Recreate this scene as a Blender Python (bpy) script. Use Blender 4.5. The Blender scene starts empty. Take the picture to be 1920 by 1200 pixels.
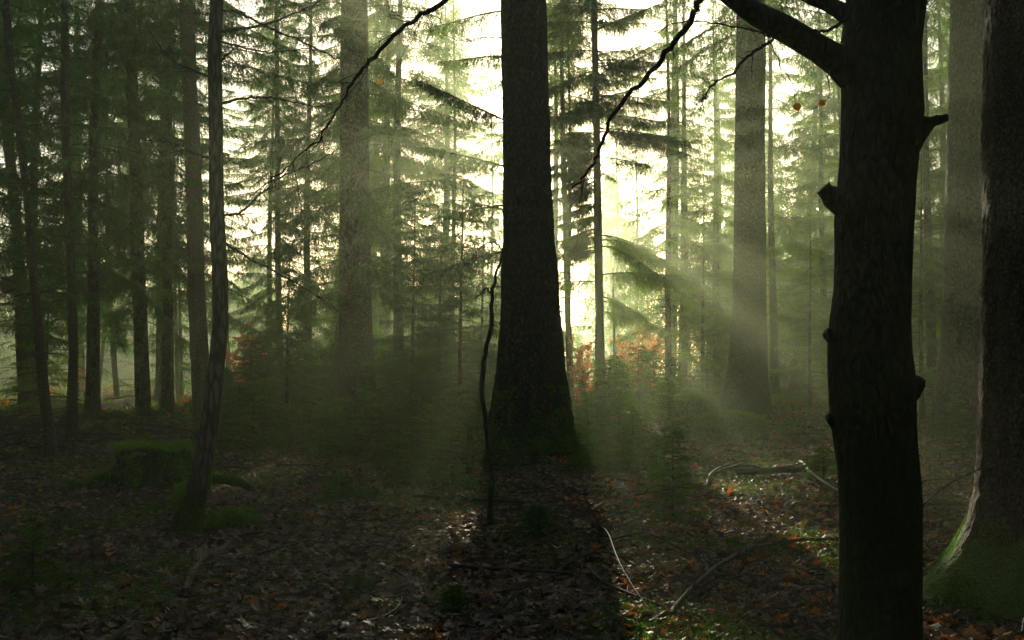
import bpy, math, random
import numpy as np
from mathutils import Vector, noise as mnoise

# ------------------------------------------------------------------ camera
SC = bpy.context.scene
COL = SC.collection
R = math.radians
F = 1867.0                        # focal length in photograph pixels (35 mm on a 36 mm wide sensor)
CAMZ = 1.5
PITCH = math.atan(90 / F)
cam_d = bpy.data.cameras.new('camera')
cam_d.lens = 35.0
cam_d.sensor_width = 36.0
cam_d.clip_end = 2000
cam = bpy.data.objects.new('camera', cam_d)
COL.objects.link(cam)
cam.location = (0, 0, CAMZ)
cam.rotation_euler = (R(90) + PITCH, 0, 0)
SC.camera = cam

# ------------------------------------------------------------------ sky and sun
def pix_dir(px, py):
    sp, cp = math.sin(PITCH), math.cos(PITCH)
    a, b = (px - 960) / F, (600 - py) / F
    return np.array([a, cp - b * sp, sp + b * cp])

SUN_PX = (985, 268)
sd = pix_dir(*SUN_PX); sd = sd / np.linalg.norm(sd)
SUN_EL = math.asin(sd[2]); SUN_AZ = math.atan2(sd[0], sd[1])
world = bpy.data.worlds.new('World')
SC.world = world
world.use_nodes = True
wn = world.node_tree.nodes; wl = world.node_tree.links
wn.clear()
w_out = wn.new('ShaderNodeOutputWorld'); w_bg = wn.new('ShaderNodeBackground'); w_sky = wn.new('ShaderNodeTexSky')
w_sky.sky_type = 'NISHITA'
w_sky.sun_disc = False
w_sky.sun_elevation = SUN_EL
w_sky.sun_rotation = SUN_AZ
w_sky.dust_density = 2.0
w_bg.inputs['Strength'].default_value = 0.1
wl.new(w_sky.outputs[0], w_bg.inputs['Color']); wl.new(w_bg.outputs[0], w_out.inputs['Surface'])
sun_d = bpy.data.lights.new('sun', 'SUN')
sun_d.energy = 5.0
sun_d.angle = R(0.5)
sun_d.color = (1.0, 0.92, 0.65)
sun = bpy.data.objects.new('sun', sun_d)
COL.objects.link(sun)
sun.rotation_euler = Vector(tuple(sd)).to_track_quat('Z', 'Y').to_euler()
sun.location = (0, 60, 40)
SC.view_settings.view_transform = 'Standard'
SC.view_settings.look = 'None'
SC.view_settings.gamma = 1.0
SC.view_settings.exposure = 0.7
SC.cycles.max_bounces = 6
SC.cycles.diffuse_bounces = 3
SC.cycles.glossy_bounces = 2
SC.cycles.transmission_bounces = 3
SC.cycles.volume_bounces = 1
SC.cycles.transparent_max_bounces = 8
SC.cycles.use_denoising = True
SC.cycles.sample_clamp_indirect = 4.0

HAZE_DENSITY = 0.0035
HAZE_G = 0.7
HAZE_COLOR = (0.92, 1.0, 0.70)

# ------------------------------------------------------------------ terrain
def sstep(e0, e1, x):
    t = np.clip((x - e0) / (e1 - e0), 0, 1)
    return t * t * (3 - 2 * t)

def terrain(x, y):
    x = np.asarray(x, float); y = np.asarray(y, float)
    z = 0.42 * sstep(13, 42, y)
    z = z + 0.035 * np.sin(1.3 * x + 0.7 * y) * np.sin(0.9 * y - 0.4 * x + 1.0)
    z = z + 0.022 * np.sin(3.1 * x + 1.7 * y + 2) * np.sin(2.3 * y - 1.4 * x)
    z = z + 0.012 * np.sin(7.3 * x - 3.1 * y) * np.sin(6.1 * y + 2.2 * x)
    z = z + 0.10 * np.sin(0.31 * x + 0.5) * np.sin(0.27 * y + 1.2) * sstep(10, 22, y)
    # low brush bank at the left, hummock right of the big trunk
    z = z + 0.26 * np.exp(-(((x + 9.5) / 4.2) ** 2 + ((y - 22) / 3.0) ** 2))
    z = z + 0.20 * np.exp(-(((x - 4.6) / 1.6) ** 2 + ((y - 23) / 1.5) ** 2))
    z = z + 0.16 * np.exp(-(((x - 1.2) / 1.1) ** 2 + ((y - 17.8) / 1.3) ** 2))
    return z

def th(x, y):
    return float(terrain(x, y))

def ground_at(px, py):
    """where the ray through a photograph pixel meets the ground"""
    d = pix_dir(px, py)
    t = 3.0
    while t < 160:
        p = d * t
        if CAMZ + p[2] < th(p[0], p[1]):
            break
        t += 0.02 + t * 0.001
    p = d * t
    return p[0], p[1]

def at(px, py, Y):
    d = pix_dir(px, py)
    t = Y / d[1]
    return np.array([d[0] * t, Y, CAMZ + d[2] * t])

def to_px(x, y, z):
    sp, cp = math.sin(PITCH), math.cos(PITCH)
    f = y * cp + (z - CAMZ) * sp
    u = -y * sp + (z - CAMZ) * cp
    return 960 + F * x / f, 600 - F * u / f

# ------------------------------------------------------------------ materials
def mat(name):
    m = bpy.data.materials.new(name); m.use_nodes = True
    nt = m.node_tree; nt.nodes.clear()
    return m, nt, nt.nodes, nt.links

def ramp(nodes, stops):
    r = nodes.new('ShaderNodeValToRGB')
    e = r.color_ramp.elements
    e[0].position, e[0].color = stops[0][0], (*stops[0][1], 1)
    e[1].position, e[1].color = stops[-1][0], (*stops[-1][1], 1)
    for p, c in stops[1:-1]:
        n = e.new(p); n.color = (*c, 1)
    return r

def bark_mat(name, c0, c1, scale=(9, 9, 2.2), bump=0.6, dist=0.03, moss=None, moss_top=1.0, rough=0.9, moss_amt=1.0):
    m, nt, N, L = mat(name)
    out = N.new('ShaderNodeOutputMaterial'); b = N.new('ShaderNodeBsdfPrincipled')
    tc = N.new('ShaderNodeTexCoord'); mp = N.new('ShaderNodeMapping')
    mp.inputs['Scale'].default_value = scale
    L.new(tc.outputs['Object'], mp.inputs['Vector'])
    n0 = N.new('ShaderNodeTexNoise'); n0.inputs['Scale'].default_value = 1.2; n0.inputs['Detail'].default_value = 3
    L.new(mp.outputs[0], n0.inputs['Vector'])
    mixv = N.new('ShaderNodeMix'); mixv.data_type = 'VECTOR'; mixv.inputs[0].default_value = 0.25
    L.new(mp.outputs[0], mixv.inputs[4]); L.new(n0.outputs['Color'], mixv.inputs[5])
    v = N.new('ShaderNodeTexVoronoi'); v.feature = 'DISTANCE_TO_EDGE'; v.inputs['Scale'].default_value = 3.2
    L.new(mixv.outputs[1], v.inputs['Vector'])
    n1 = N.new('ShaderNodeTexNoise'); n1.inputs['Scale'].default_value = 5; n1.inputs['Detail'].default_value = 6
    L.new(mp.outputs[0], n1.inputs['Vector'])
    mr = N.new('ShaderNodeMath'); mr.operation = 'MULTIPLY_ADD'; mr.inputs[1].default_value = 1.6
    L.new(v.outputs['Distance'], mr.inputs[0]); L.new(n1.outputs['Fac'], mr.inputs[2])
    rp = ramp(N, [(0.42, c0), (0.75, c1), (1.05, tuple(min(1, k * 1.5) for k in c1))])
    L.new(mr.outputs[0], rp.inputs['Fac'])
    col = rp.outputs['Color']
    if moss:
        geo = N.new('ShaderNodeNewGeometry'); sx = N.new('ShaderNodeSeparateXYZ')
        L.new(tc.outputs['Object'], sx.inputs[0])
        n2 = N.new('ShaderNodeTexNoise'); n2.inputs['Scale'].default_value = 3.5; n2.inputs['Detail'].default_value = 5
        L.new(tc.outputs['Object'], n2.inputs['Vector'])
        m1 = N.new('ShaderNodeMapRange'); m1.inputs['From Min'].default_value = moss_top; m1.inputs['From Max'].default_value = 0.0
        m1.inputs['To Min'].default_value = -0.35; m1.inputs['To Max'].default_value = 0.5
        m1.clamp = True
        L.new(sx.outputs['Z'], m1.inputs['Value'])
        ad = N.new('ShaderNodeMath'); ad.operation = 'ADD'
        L.new(m1.outputs[0], ad.inputs[0]); L.new(n2.outputs['Fac'], ad.inputs[1])
        st = ramp(N, [(0.52, (0, 0, 0)), (0.66, (moss_amt,) * 3)])
        L.new(ad.outputs[0], st.inputs['Fac'])
        mx = N.new('ShaderNodeMix'); mx.data_type = 'RGBA'
        L.new(st.outputs['Color'], mx.inputs[0]); L.new(col, mx.inputs[6]); mx.inputs[7].default_value = (*moss, 1)
        col = mx.outputs[2]
    L.new(col, b.inputs['Base Color'])
    b.inputs['Roughness'].default_value = rough
    b.inputs['Specular IOR Level'].default_value = 0.3
    bp = N.new('ShaderNodeBump'); bp.inputs['Strength'].default_value = bump; bp.inputs['Distance'].default_value = dist
    L.new(mr.outputs[0], bp.inputs['Height']); L.new(bp.outputs[0], b.inputs['Normal'])
    L.new(b.outputs[0], out.inputs['Surface'])
    return m

def leafy_mat(name, stops, trans=0.45, rough=0.6, tcol=(1.0, 1.15, 0.45), spec=0.3):
    """thin leaves or needles: diffuse plus light coming through them; colour picked by the 'tint' each leaf carries"""
    m, nt, N, L = mat(name)
    out = N.new('ShaderNodeOutputMaterial'); b = N.new('ShaderNodeBsdfPrincipled'); tr = N.new('ShaderNodeBsdfTranslucent')
    at_ = N.new('ShaderNodeAttribute'); at_.attribute_name = 'tint'
    rp = ramp(N, stops); L.new(at_.outputs['Fac'], rp.inputs['Fac'])
    L.new(rp.outputs['Color'], b.inputs['Base Color'])
    b.inputs['Roughness'].default_value = rough
    b.inputs['Specular IOR Level'].default_value = spec
    ml = N.new('ShaderNodeMix'); ml.data_type = 'RGBA'; ml.blend_type = 'MULTIPLY'; ml.inputs[0].default_value = 1
    L.new(rp.outputs['Color'], ml.inputs[6]); ml.inputs[7].default_value = (*[c * 2.0 for c in tcol], 1)
    L.new(ml.outputs[2], tr.inputs['Color'])
    mx = N.new('ShaderNodeMixShader'); mx.inputs[0].default_value = trans
    L.new(b.outputs[0], mx.inputs[1]); L.new(tr.outputs[0], mx.inputs[2]); L.new(mx.outputs[0], out.inputs['Surface'])
    return m

def plain_mat(name, c, rough=0.8, noise_scale=20, var=0.5):
    m, nt, N, L = mat(name)
    out = N.new('ShaderNodeOutputMaterial'); b = N.new('ShaderNodeBsdfPrincipled')
    tc = N.new('ShaderNodeTexCoord')
    n = N.new('ShaderNodeTexNoise'); n.inputs['Scale'].default_value = noise_scale; n.inputs['Detail'].default_value = 4
    L.new(tc.outputs['Object'], n.inputs['Vector'])
    rp = ramp(N, [(0.3, tuple(k * (1 - var) for k in c)), (0.7, tuple(k * (1 + var) for k in c))])
    L.new(n.outputs['Fac'], rp.inputs['Fac']); L.new(rp.outputs['Color'], b.inputs['Base Color'])
    b.inputs['Roughness'].default_value = rough
    b.inputs['Specular IOR Level'].default_value = 0.3
    bp = N.new('ShaderNodeBump'); bp.inputs['Strength'].default_value = 0.4; bp.inputs['Distance'].default_value = 0.01
    L.new(n.outputs['Fac'], bp.inputs['Height']); L.new(bp.outputs[0], b.inputs['Normal'])
    L.new(b.outputs[0], out.inputs['Surface'])
    return m

MOSS = (0.045, 0.085, 0.012)
M = {}
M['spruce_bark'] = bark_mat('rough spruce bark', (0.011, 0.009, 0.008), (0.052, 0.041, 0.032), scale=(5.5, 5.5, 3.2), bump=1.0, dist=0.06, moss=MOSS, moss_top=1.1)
M['flaky_bark'] = bark_mat('flaky oak bark', (0.014, 0.009, 0.006), (0.075, 0.04, 0.02), scale=(14, 14, 9), bump=1.0, dist=0.03, moss=(0.12, 0.19, 0.02), moss_top=0.75)
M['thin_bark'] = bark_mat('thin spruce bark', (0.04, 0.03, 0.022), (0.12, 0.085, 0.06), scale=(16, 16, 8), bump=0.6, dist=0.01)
M['brown_bark'] = bark_mat('reddish pine bark', (0.07, 0.042, 0.03), (0.20, 0.12, 0.085), scale=(12, 12, 6), bump=0.8, dist=0.02)
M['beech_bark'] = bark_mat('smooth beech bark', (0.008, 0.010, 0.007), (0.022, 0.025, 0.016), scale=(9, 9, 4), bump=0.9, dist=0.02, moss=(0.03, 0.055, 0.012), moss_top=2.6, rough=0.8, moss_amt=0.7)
M['young_beech_bark'] = bark_mat('young beech bark', (0.045, 0.043, 0.035), (0.10, 0.095, 0.08), scale=(8, 8, 2), bump=0.35, dist=0.01, moss=MOSS, moss_top=1.0, rough=0.8)
M['dead_wood'] = plain_mat('dead twig wood', (0.06, 0.048, 0.036), 0.75, 30)
M['pale_wood'] = plain_mat('pale dry twig', (0.085, 0.072, 0.05), 0.7, 30)
M['log_wood'] = plain_mat('rotting log wood', (0.075, 0.055, 0.038), 0.75, 12)
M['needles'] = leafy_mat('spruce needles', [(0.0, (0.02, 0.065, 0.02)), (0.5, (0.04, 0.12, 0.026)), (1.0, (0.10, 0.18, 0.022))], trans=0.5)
M['sunlit_needles'] = leafy_mat('sunlit spruce needles', [(0.0, (0.04, 0.10, 0.012)), (0.5, (0.09, 0.17, 0.015)), (1.0, (0.18, 0.24, 0.02))], trans=0.6)  # needles for backlit boughs: the sun's yellow glow is put into the colour
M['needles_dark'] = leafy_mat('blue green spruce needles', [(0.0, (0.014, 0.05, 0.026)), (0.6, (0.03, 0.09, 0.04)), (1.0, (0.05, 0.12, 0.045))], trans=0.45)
M['fresh_needles'] = leafy_mat('fresh green seedling needles', [(0.0, (0.03, 0.09, 0.015)), (0.6, (0.07, 0.16, 0.02)), (1.0, (0.13, 0.22, 0.03))], trans=0.5)
M['orange_leaves'] = leafy_mat('orange beech leaves', [(0.0, (0.42, 0.15, 0.05)), (0.5, (0.62, 0.27, 0.09)), (1.0, (0.72, 0.42, 0.16))], trans=0.55, tcol=(0.8, 0.68, 0.5))
M['brown_leaves'] = leafy_mat('dark hanging leaves', [(0.0, (0.05, 0.03, 0.015)), (1.0, (0.12, 0.07, 0.03))], trans=0.3, tcol=(1.0, 0.7, 0.4))
M['moss'] = leafy_mat('moss fronds', [(0.0, (0.03, 0.08, 0.006)), (0.6, (0.08, 0.18, 0.01)), (1.0, (0.15, 0.26, 0.015))], trans=0.4)
M['litter'] = leafy_mat('fallen leaves', [(0.0, (0.035, 0.022, 0.014)), (0.3, (0.10, 0.065, 0.035)), (0.55, (0.20, 0.135, 0.075)), (0.85, (0.34, 0.27, 0.16)), (0.9, (0.33, 0.12, 0.03)), (1.0, (0.60, 0.19, 0.02))], trans=0.3, rough=0.55, tcol=(0.9, 0.6, 0.3), spec=0.25)

def ground_material():
    m, nt, N, L = mat('forest soil with rotted leaves')
    out = N.new('ShaderNodeOutputMaterial'); b = N.new('ShaderNodeBsdfPrincipled'); tc = N.new('ShaderNodeTexCoord')
    v = N.new('ShaderNodeTexVoronoi'); v.inputs['Scale'].default_value = 11; v.inputs['Randomness'].default_value = 1
    n = N.new('ShaderNodeTexNoise'); n.inputs['Scale'].default_value = 6; n.inputs['Detail'].default_value = 6
    n2 = N.new('ShaderNodeTexNoise'); n2.inputs['Scale'].default_value = 0.35; n2.inputs['Detail'].default_value = 4
    for q in (v, n, n2): L.new(tc.outputs['Object'], q.inputs['Vector'])
    rp = ramp(N, [(0.0, (0.018, 0.012, 0.008)), (0.5, (0.055, 0.035, 0.02)), (0.8, (0.12, 0.075, 0.04)), (1.0, (0.19, 0.10, 0.045))])
    sp = N.new('ShaderNodeSeparateColor'); L.new(v.outputs['Color'], sp.inputs[0]); L.new(sp.outputs[0], rp.inputs['Fac'])
    gr = ramp(N, [(0.3, (0.03, 0.055, 0.012)), (0.8, (0.08, 0.10, 0.03))]); L.new(n.outputs['Fac'], gr.inputs['Fac'])
    mk = ramp(N, [(0.50, (0, 0, 0)), (0.62, (0.8, 0.8, 0.8))]); L.new(n2.outputs['Fac'], mk.inputs['Fac'])
    mx = N.new('ShaderNodeMix'); mx.data_type = 'RGBA'
    L.new(mk.outputs[0], mx.inputs[0]); L.new(rp.outputs[0], mx.inputs[6]); L.new(gr.outputs[0], mx.inputs[7])
    L.new(mx.outputs[2], b.inputs['Base Color']); b.inputs['Roughness'].default_value = 0.95; b.inputs['Specular IOR Level'].default_value = 0.08
    ad = N.new('ShaderNodeMath'); ad.operation = 'ADD'
    L.new(v.outputs['Distance'], ad.inputs[0]); L.new(n.outputs['Fac'], ad.inputs[1])
    bp = N.new('ShaderNodeBump'); bp.inputs['Strength'].default_value = 0.8; bp.inputs['Distance'].default_value = 0.04
    L.new(ad.outputs[0], bp.inputs['Height']); L.new(bp.outputs[0], b.inputs['Normal'])
    L.new(b.outputs[0], out.inputs['Surface'])
    return m
M['ground'] = ground_material()

# ------------------------------------------------------------------ mesh helpers
class Buf:
    """collects vertices and faces, then makes ONE mesh"""
    def __init__(s): s.v = []; s.f = {3: [], 4: []}; s.m = {3: [], 4: []}; s.t = []; s.n = 0
    def add(s, v, f, mi=0, tint=0.5):
        v = np.asarray(v, float).reshape(-1, 3); f = np.asarray(f, int)
        if len(f) == 0: return
        k = f.shape[1]
        s.v.append(v); s.f[k].append(f + s.n); s.m[k].append(np.full(len(f), mi, int))
        s.t.append(np.broadcast_to(np.asarray(tint, float), (len(v),)).copy()); s.n += len(v)
    def mesh(s, name, mats, smooth=True):
        me = bpy.data.meshes.new(name)
        V = np.concatenate(s.v); T = np.concatenate(s.t)
        f3 = np.concatenate(s.f[3]) if s.f[3] else np.zeros((0, 3), int)
        f4 = np.concatenate(s.f[4]) if s.f[4] else np.zeros((0, 4), int)
        mi = np.concatenate(s.m[3] + s.m[4])
        me.vertices.add(len(V)); me.vertices.foreach_set('co', V.astype(np.float32).ravel())
        nl = 3 * len(f3) + 4 * len(f4)
        me.loops.add(nl)
        me.loops.foreach_set('vertex_index', np.concatenate([f3.ravel(), f4.ravel()]).astype(np.int32))
        me.polygons.add(len(f3) + len(f4))
        st = np.concatenate([np.arange(len(f3)) * 3, 3 * len(f3) + np.arange(len(f4)) * 4]).astype(np.int32)
        me.polygons.foreach_set('loop_start', st)
        me.polygons.foreach_set('material_index', mi.astype(np.int32))
        me.polygons.foreach_set('use_smooth', np.full(len(mi), smooth))
        at_ = me.attributes.new('tint', 'FLOAT', 'POINT'); at_.data.foreach_set('value', T.astype(np.float32))
        for m_ in mats: me.materials.append(m_)
        me.update(calc_edges=True); me.validate()
        return me

def tube(buf, pts, rad, sides=5, mi=0, cap=True, tint=0.5, wob=0.0, seed=0):
    pts = np.asarray(pts, float); rad = np.asarray(rad, float); n = len(pts)
    d = np.gradient(pts, axis=0); d /= np.linalg.norm(d, axis=1)[:, None] + 1e-9
    ref = np.array([0.0, 0, 1]) if abs(d[:, 2]).mean() < 0.8 else np.array([1.0, 0, 0])
    a = np.cross(d, ref); a /= np.linalg.norm(a, axis=1)[:, None] + 1e-9
    b = np.cross(d, a)
    th_ = np.arange(sides) * 2 * np.pi / sides
    rr = rad[:, None] * np.ones(sides)[None]
    if wob:
        rg = np.random.default_rng(seed); rr = rr * (1 + wob * rg.standard_normal(rr.shape))
    v = pts[:, None] + rr[..., None] * (np.cos(th_)[None, :, None] * a[:, None] + np.sin(th_)[None, :, None] * b[:, None])
    i = np.arange(n - 1)[:, None] * sides; j = np.arange(sides)[None]; k = (j + 1) % sides
    f = np.stack([i + j, i + k, i + sides + k, i + sides + j], -1).reshape(-1, 4)
    buf.add(v.reshape(-1, 3), f, mi, tint)
    if cap:
        for e, s_ in ((0, 1), (n - 1, -1)):
            ring = v[e]; c = pts[e][None]
            vv = np.concatenate([ring, c]); jj = np.arange(sides)
            ff = np.stack([jj, np.full(sides, sides), (jj + 1) % sides] if s_ > 0 else [jj, (jj + 1) % sides, np.full(sides, sides)], -1)
            buf.add(vv, ff, mi, tint)

def smooth_line(pts, n):
    """Catmull-Rom through the points; works on any number of columns"""
    p = np.asarray(pts, float)
    p = np.vstack([2 * p[0] - p[1], p, 2 * p[-1] - p[-2]])
    m = len(p) - 3
    u = np.linspace(0, m - 1e-6, n); i = u.astype(int); t = (u - i)[:, None]
    a, b, c, d = p[i], p[i + 1], p[i + 2], p[i + 3]
    return 0.5 * ((2 * b) + (c - a) * t + (2 * a - 5 * b + 4 * c - d) * t ** 2 + (3 * b - 3 * c + d - a) * t ** 3)

def unit(v): return v / (np.linalg.norm(v, axis=-1, keepdims=True) + 1e-9)

def needles(buf, rg, P0, D, L, sag, per, nl, nw, mi=0, stem=None, stem_w=0.006, tint=None, up=0.0, spread=0.75):
    """needles along many twigs at once, and a thin stem for each twig"""
    n = len(P0); D = unit(D)
    if n == 0: return
    t = (np.arange(per)[None] + rg.random((n, per))) / per
    down = np.array([0, 0, -1.0])
    pos = P0[:, None] + D[:, None] * (L[:, None] * t)[..., None] + down * (sag[:, None] * L[:, None] * t ** 2)[..., None]
    ax = unit(D[:, None] + down * (2 * sag[:, None] * t)[..., None])
    r = rg.standard_normal((n, per, 3)); r[..., 2] += up
    pr = unit(r - (r * ax).sum(-1, keepdims=True) * ax)
    nd = unit(ax * (1 - spread * 0.5) + pr * spread)
    ln = nl * (0.7 + 0.5 * rg.random((n, per, 1))) * (1 - 0.35 * t[..., None] ** 3)
    tip = pos + nd * ln
    w = unit(np.cross(nd, rg.standard_normal((n, per, 3)))) * (nw / 2)
    v = np.stack([pos - w, pos + w, tip], 2).reshape(-1, 3)
    f = np.arange(len(v)).reshape(-1, 3)
    if tint is None: tint = rg.random(n)
    tt = np.repeat(np.clip(tint, 0, 1), per * 3)
    buf.add(v, f, mi, tt)
    if stem is not None:
        e = P0 + D * L[:, None] + down * (sag * L)[:, None]
        m_ = P0 + D * (L * 0.5)[:, None] + down * (sag * L * 0.25)[:, None]
        w = unit(np.cross(D, rg.standard_normal((n, 3)))) * (stem_w / 2)
        v = np.stack([P0 - w, P0 + w, m_ + w * 0.7, m_ - w * 0.7, e + w * 0.3, e - w * 0.3], 1).reshape(-1, 3)
        o = np.arange(n)[:, None] * 6
        f = np.concatenate([o + np.array([[0, 1, 2, 3]]), o + np.array([[3, 2, 4, 5]])])
        buf.add(v, f, stem, 0.5)

def obj(name, me, parent=None, loc=(0, 0, 0)):
    o = bpy.data.objects.new(name, me); COL.objects.link(o); o.location = loc
    if parent is not None: o.parent = parent
    return o

def tag(o, label=None, cat=None, group=None, kind=None):
    if label: o['label'] = label
    if cat: o['category'] = cat
    if group: o['group'] = group
    if kind: o['kind'] = kind
    return o

def empty(name, loc, label, cat, group=None):
    o = bpy.data.objects.new(name, None); COL.objects.link(o); o.location = loc; o.empty_display_size = 0.3
    return tag(o, label, cat, group)

# ------------------------------------------------------------------ spruce branches
def spruce_branch(buf, rg, base, az, L, rise, droop, hang=0.6, dens=1.0, needle=0.035, nw=0.007, per=14, tw_l=0.55, r0=0.018, tipup=0.35, bare=0.15, mi=(0, 1)):
    """one spruce bough: drooping axis, side twigs, and hanging twiglets from those"""
    n = 9
    s = np.linspace(0, 1, n)
    h = np.array([math.cos(az), math.sin(az), 0]); side = np.array([-h[1], h[0], 0])
    bend = rg.normal(0, 0.08)
    P = base + h * (L * s)[:, None] + side * (bend * L * s ** 2)[:, None]
    P[:, 2] += L * (rise * s - droop * s ** 2 + tipup * droop * s ** 4)
    tube(buf, P, r0 * (1 - 0.85 * s), 4, mi[1], cap=False)
    nt = max(4, int(L / 0.085 * dens))
    u = bare + (1 - bare) * (np.arange(nt) + rg.random(nt)) / nt
    pos = np.stack([np.interp(u, s, P[:, k]) for k in range(3)], 1)
    ax = unit(np.stack([np.interp(u, s, np.gradient(P[:, k])) for k in range(3)], 1))
    sg = np.where(np.arange(nt) % 2 == 0, 1.0, -1.0)
    D1 = unit(ax * 0.75 + side * (sg * (0.75 + 0.2 * rg.random(nt)))[:, None] + np.array([0, 0, -1.0]) * (0.15 + 0.25 * hang * rg.random(nt))[:, None])
    L1 = tw_l * (1.05 - u * 0.75) * (0.6 + 0.6 * rg.random(nt)) * np.clip((u - bare + 0.15) * 5, 0.4, 1) * min(1, 0.35 + L / 3)
    sag1 = 0.15 + 0.35 * hang * rg.random(nt)
    base_t = rg.random()
    tt = np.clip(base_t * 0.6 + 0.4 * rg.random(nt), 0, 1)
    needles(buf, rg, pos, D1, L1, sag1, per, needle, nw, mi[0], mi[1], 0.006, tt)
    # terminal shoots along the axis itself
    needles(buf, rg, pos, ax, np.full(nt, 0.12 * L + 0.1), np.full(nt, 0.1), max(4, per // 2), needle, nw, mi[0], None, tint=tt)
    # twiglets
    k2 = max(2, int(round(4 * dens)))
    v = rg.random((nt, k2))
    p2 = (pos[:, None] + D1[:, None] * (L1[:, None] * v)[..., None] + np.array([0, 0, -1.0]) * (sag1[:, None] * L1[:, None] * v ** 2)[..., None]).reshape(-1, 3)
    D2 = (D1[:, None] * 0.6 + rg.normal(0, 0.35, (nt, k2, 3)) + np.array([0, 0, -1.0]) * (0.2 + 1.3 * hang * rg.random((nt, k2, 1)))).reshape(-1, 3)
    L2 = (L1[:, None] * (0.35 + 0.5 * rg.random((nt, k2))) * (1 + 0.6 * hang)).reshape(-1)
    needles(buf, rg, p2, D2, L2, np.full(len(p2), 0.25 * hang), max(6, int(per * 0.7)), needle, nw, mi[0], mi[1], 0.004, np.repeat(tt, k2) + rg.normal(0, 0.08, len(p2)))

def spruce_crown(name, seed, z0, z1, L0, nb, hang=0.6, droop=0.55, rise=0.15, mats=None, dens=1.0, per=14, needle=0.035, nw=0.007, ltop=0.4, tw_l=0.55, skew=1.0, r0=0.018, lmin=0.5):
    rg = np.random.default_rng(seed); b = Buf()
    for i in range(nb):
        q = ((i + rg.random()) / nb) ** skew
        z = z0 + (z1 - z0) * q
        L = (L0 * (1 - q) ** 0.75 + ltop) * (lmin + (1.1 - lmin) * rg.random())
        spruce_branch(b, rg, np.array([0, 0, z]), i * 2.399 + rg.normal(0, 0.5), L, rise + 0.5 * q * rise + rg.normal(0, 0.17), droop * (1 - 0.6 * q) * rg.uniform(0.6, 1.5), hang * rg.uniform(0.7, 1.3), dens, needle, nw, per, tw_l, r0 * (0.4 + 0.6 * L / (L0 + ltop)))
    return b.mesh(name, mats or [M['needles'], M['dead_wood']], smooth=False)

CROWN = {}
CROWN['weeping'] = spruce_crown('weeping spruce crown', 1, 2.6, 19.0, 2.9, 110, hang=1.0, droop=0.6, dens=1.15, per=15, needle=0.06, nw=0.018)
CROWN['broad'] = spruce_crown('broad spruce crown', 2, 1.8, 17.0, 3.0, 104, hang=0.6, droop=0.45, dens=1.1, per=15, needle=0.06, nw=0.018)
CROWN['thin'] = spruce_crown('thin spruce crown', 3, 2.4, 17.0, 2.0, 76, hang=0.8, droop=0.6, dens=0.9, per=14, needle=0.055, nw=0.015)
CROWN['low'] = spruce_crown('low spruce crown', 4, 0.5, 7.5, 1.8, 90, hang=0.5, droop=0.4, dens=1.1, per=15, needle=0.05, nw=0.014)
CROWN['high'] = spruce_crown('high spruce crown', 5, 9.5, 20.0, 3.6, 90, hang=0.8, droop=0.5, dens=1.0, per=13, needle=0.075, nw=0.03, tw_l=0.7)

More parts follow.
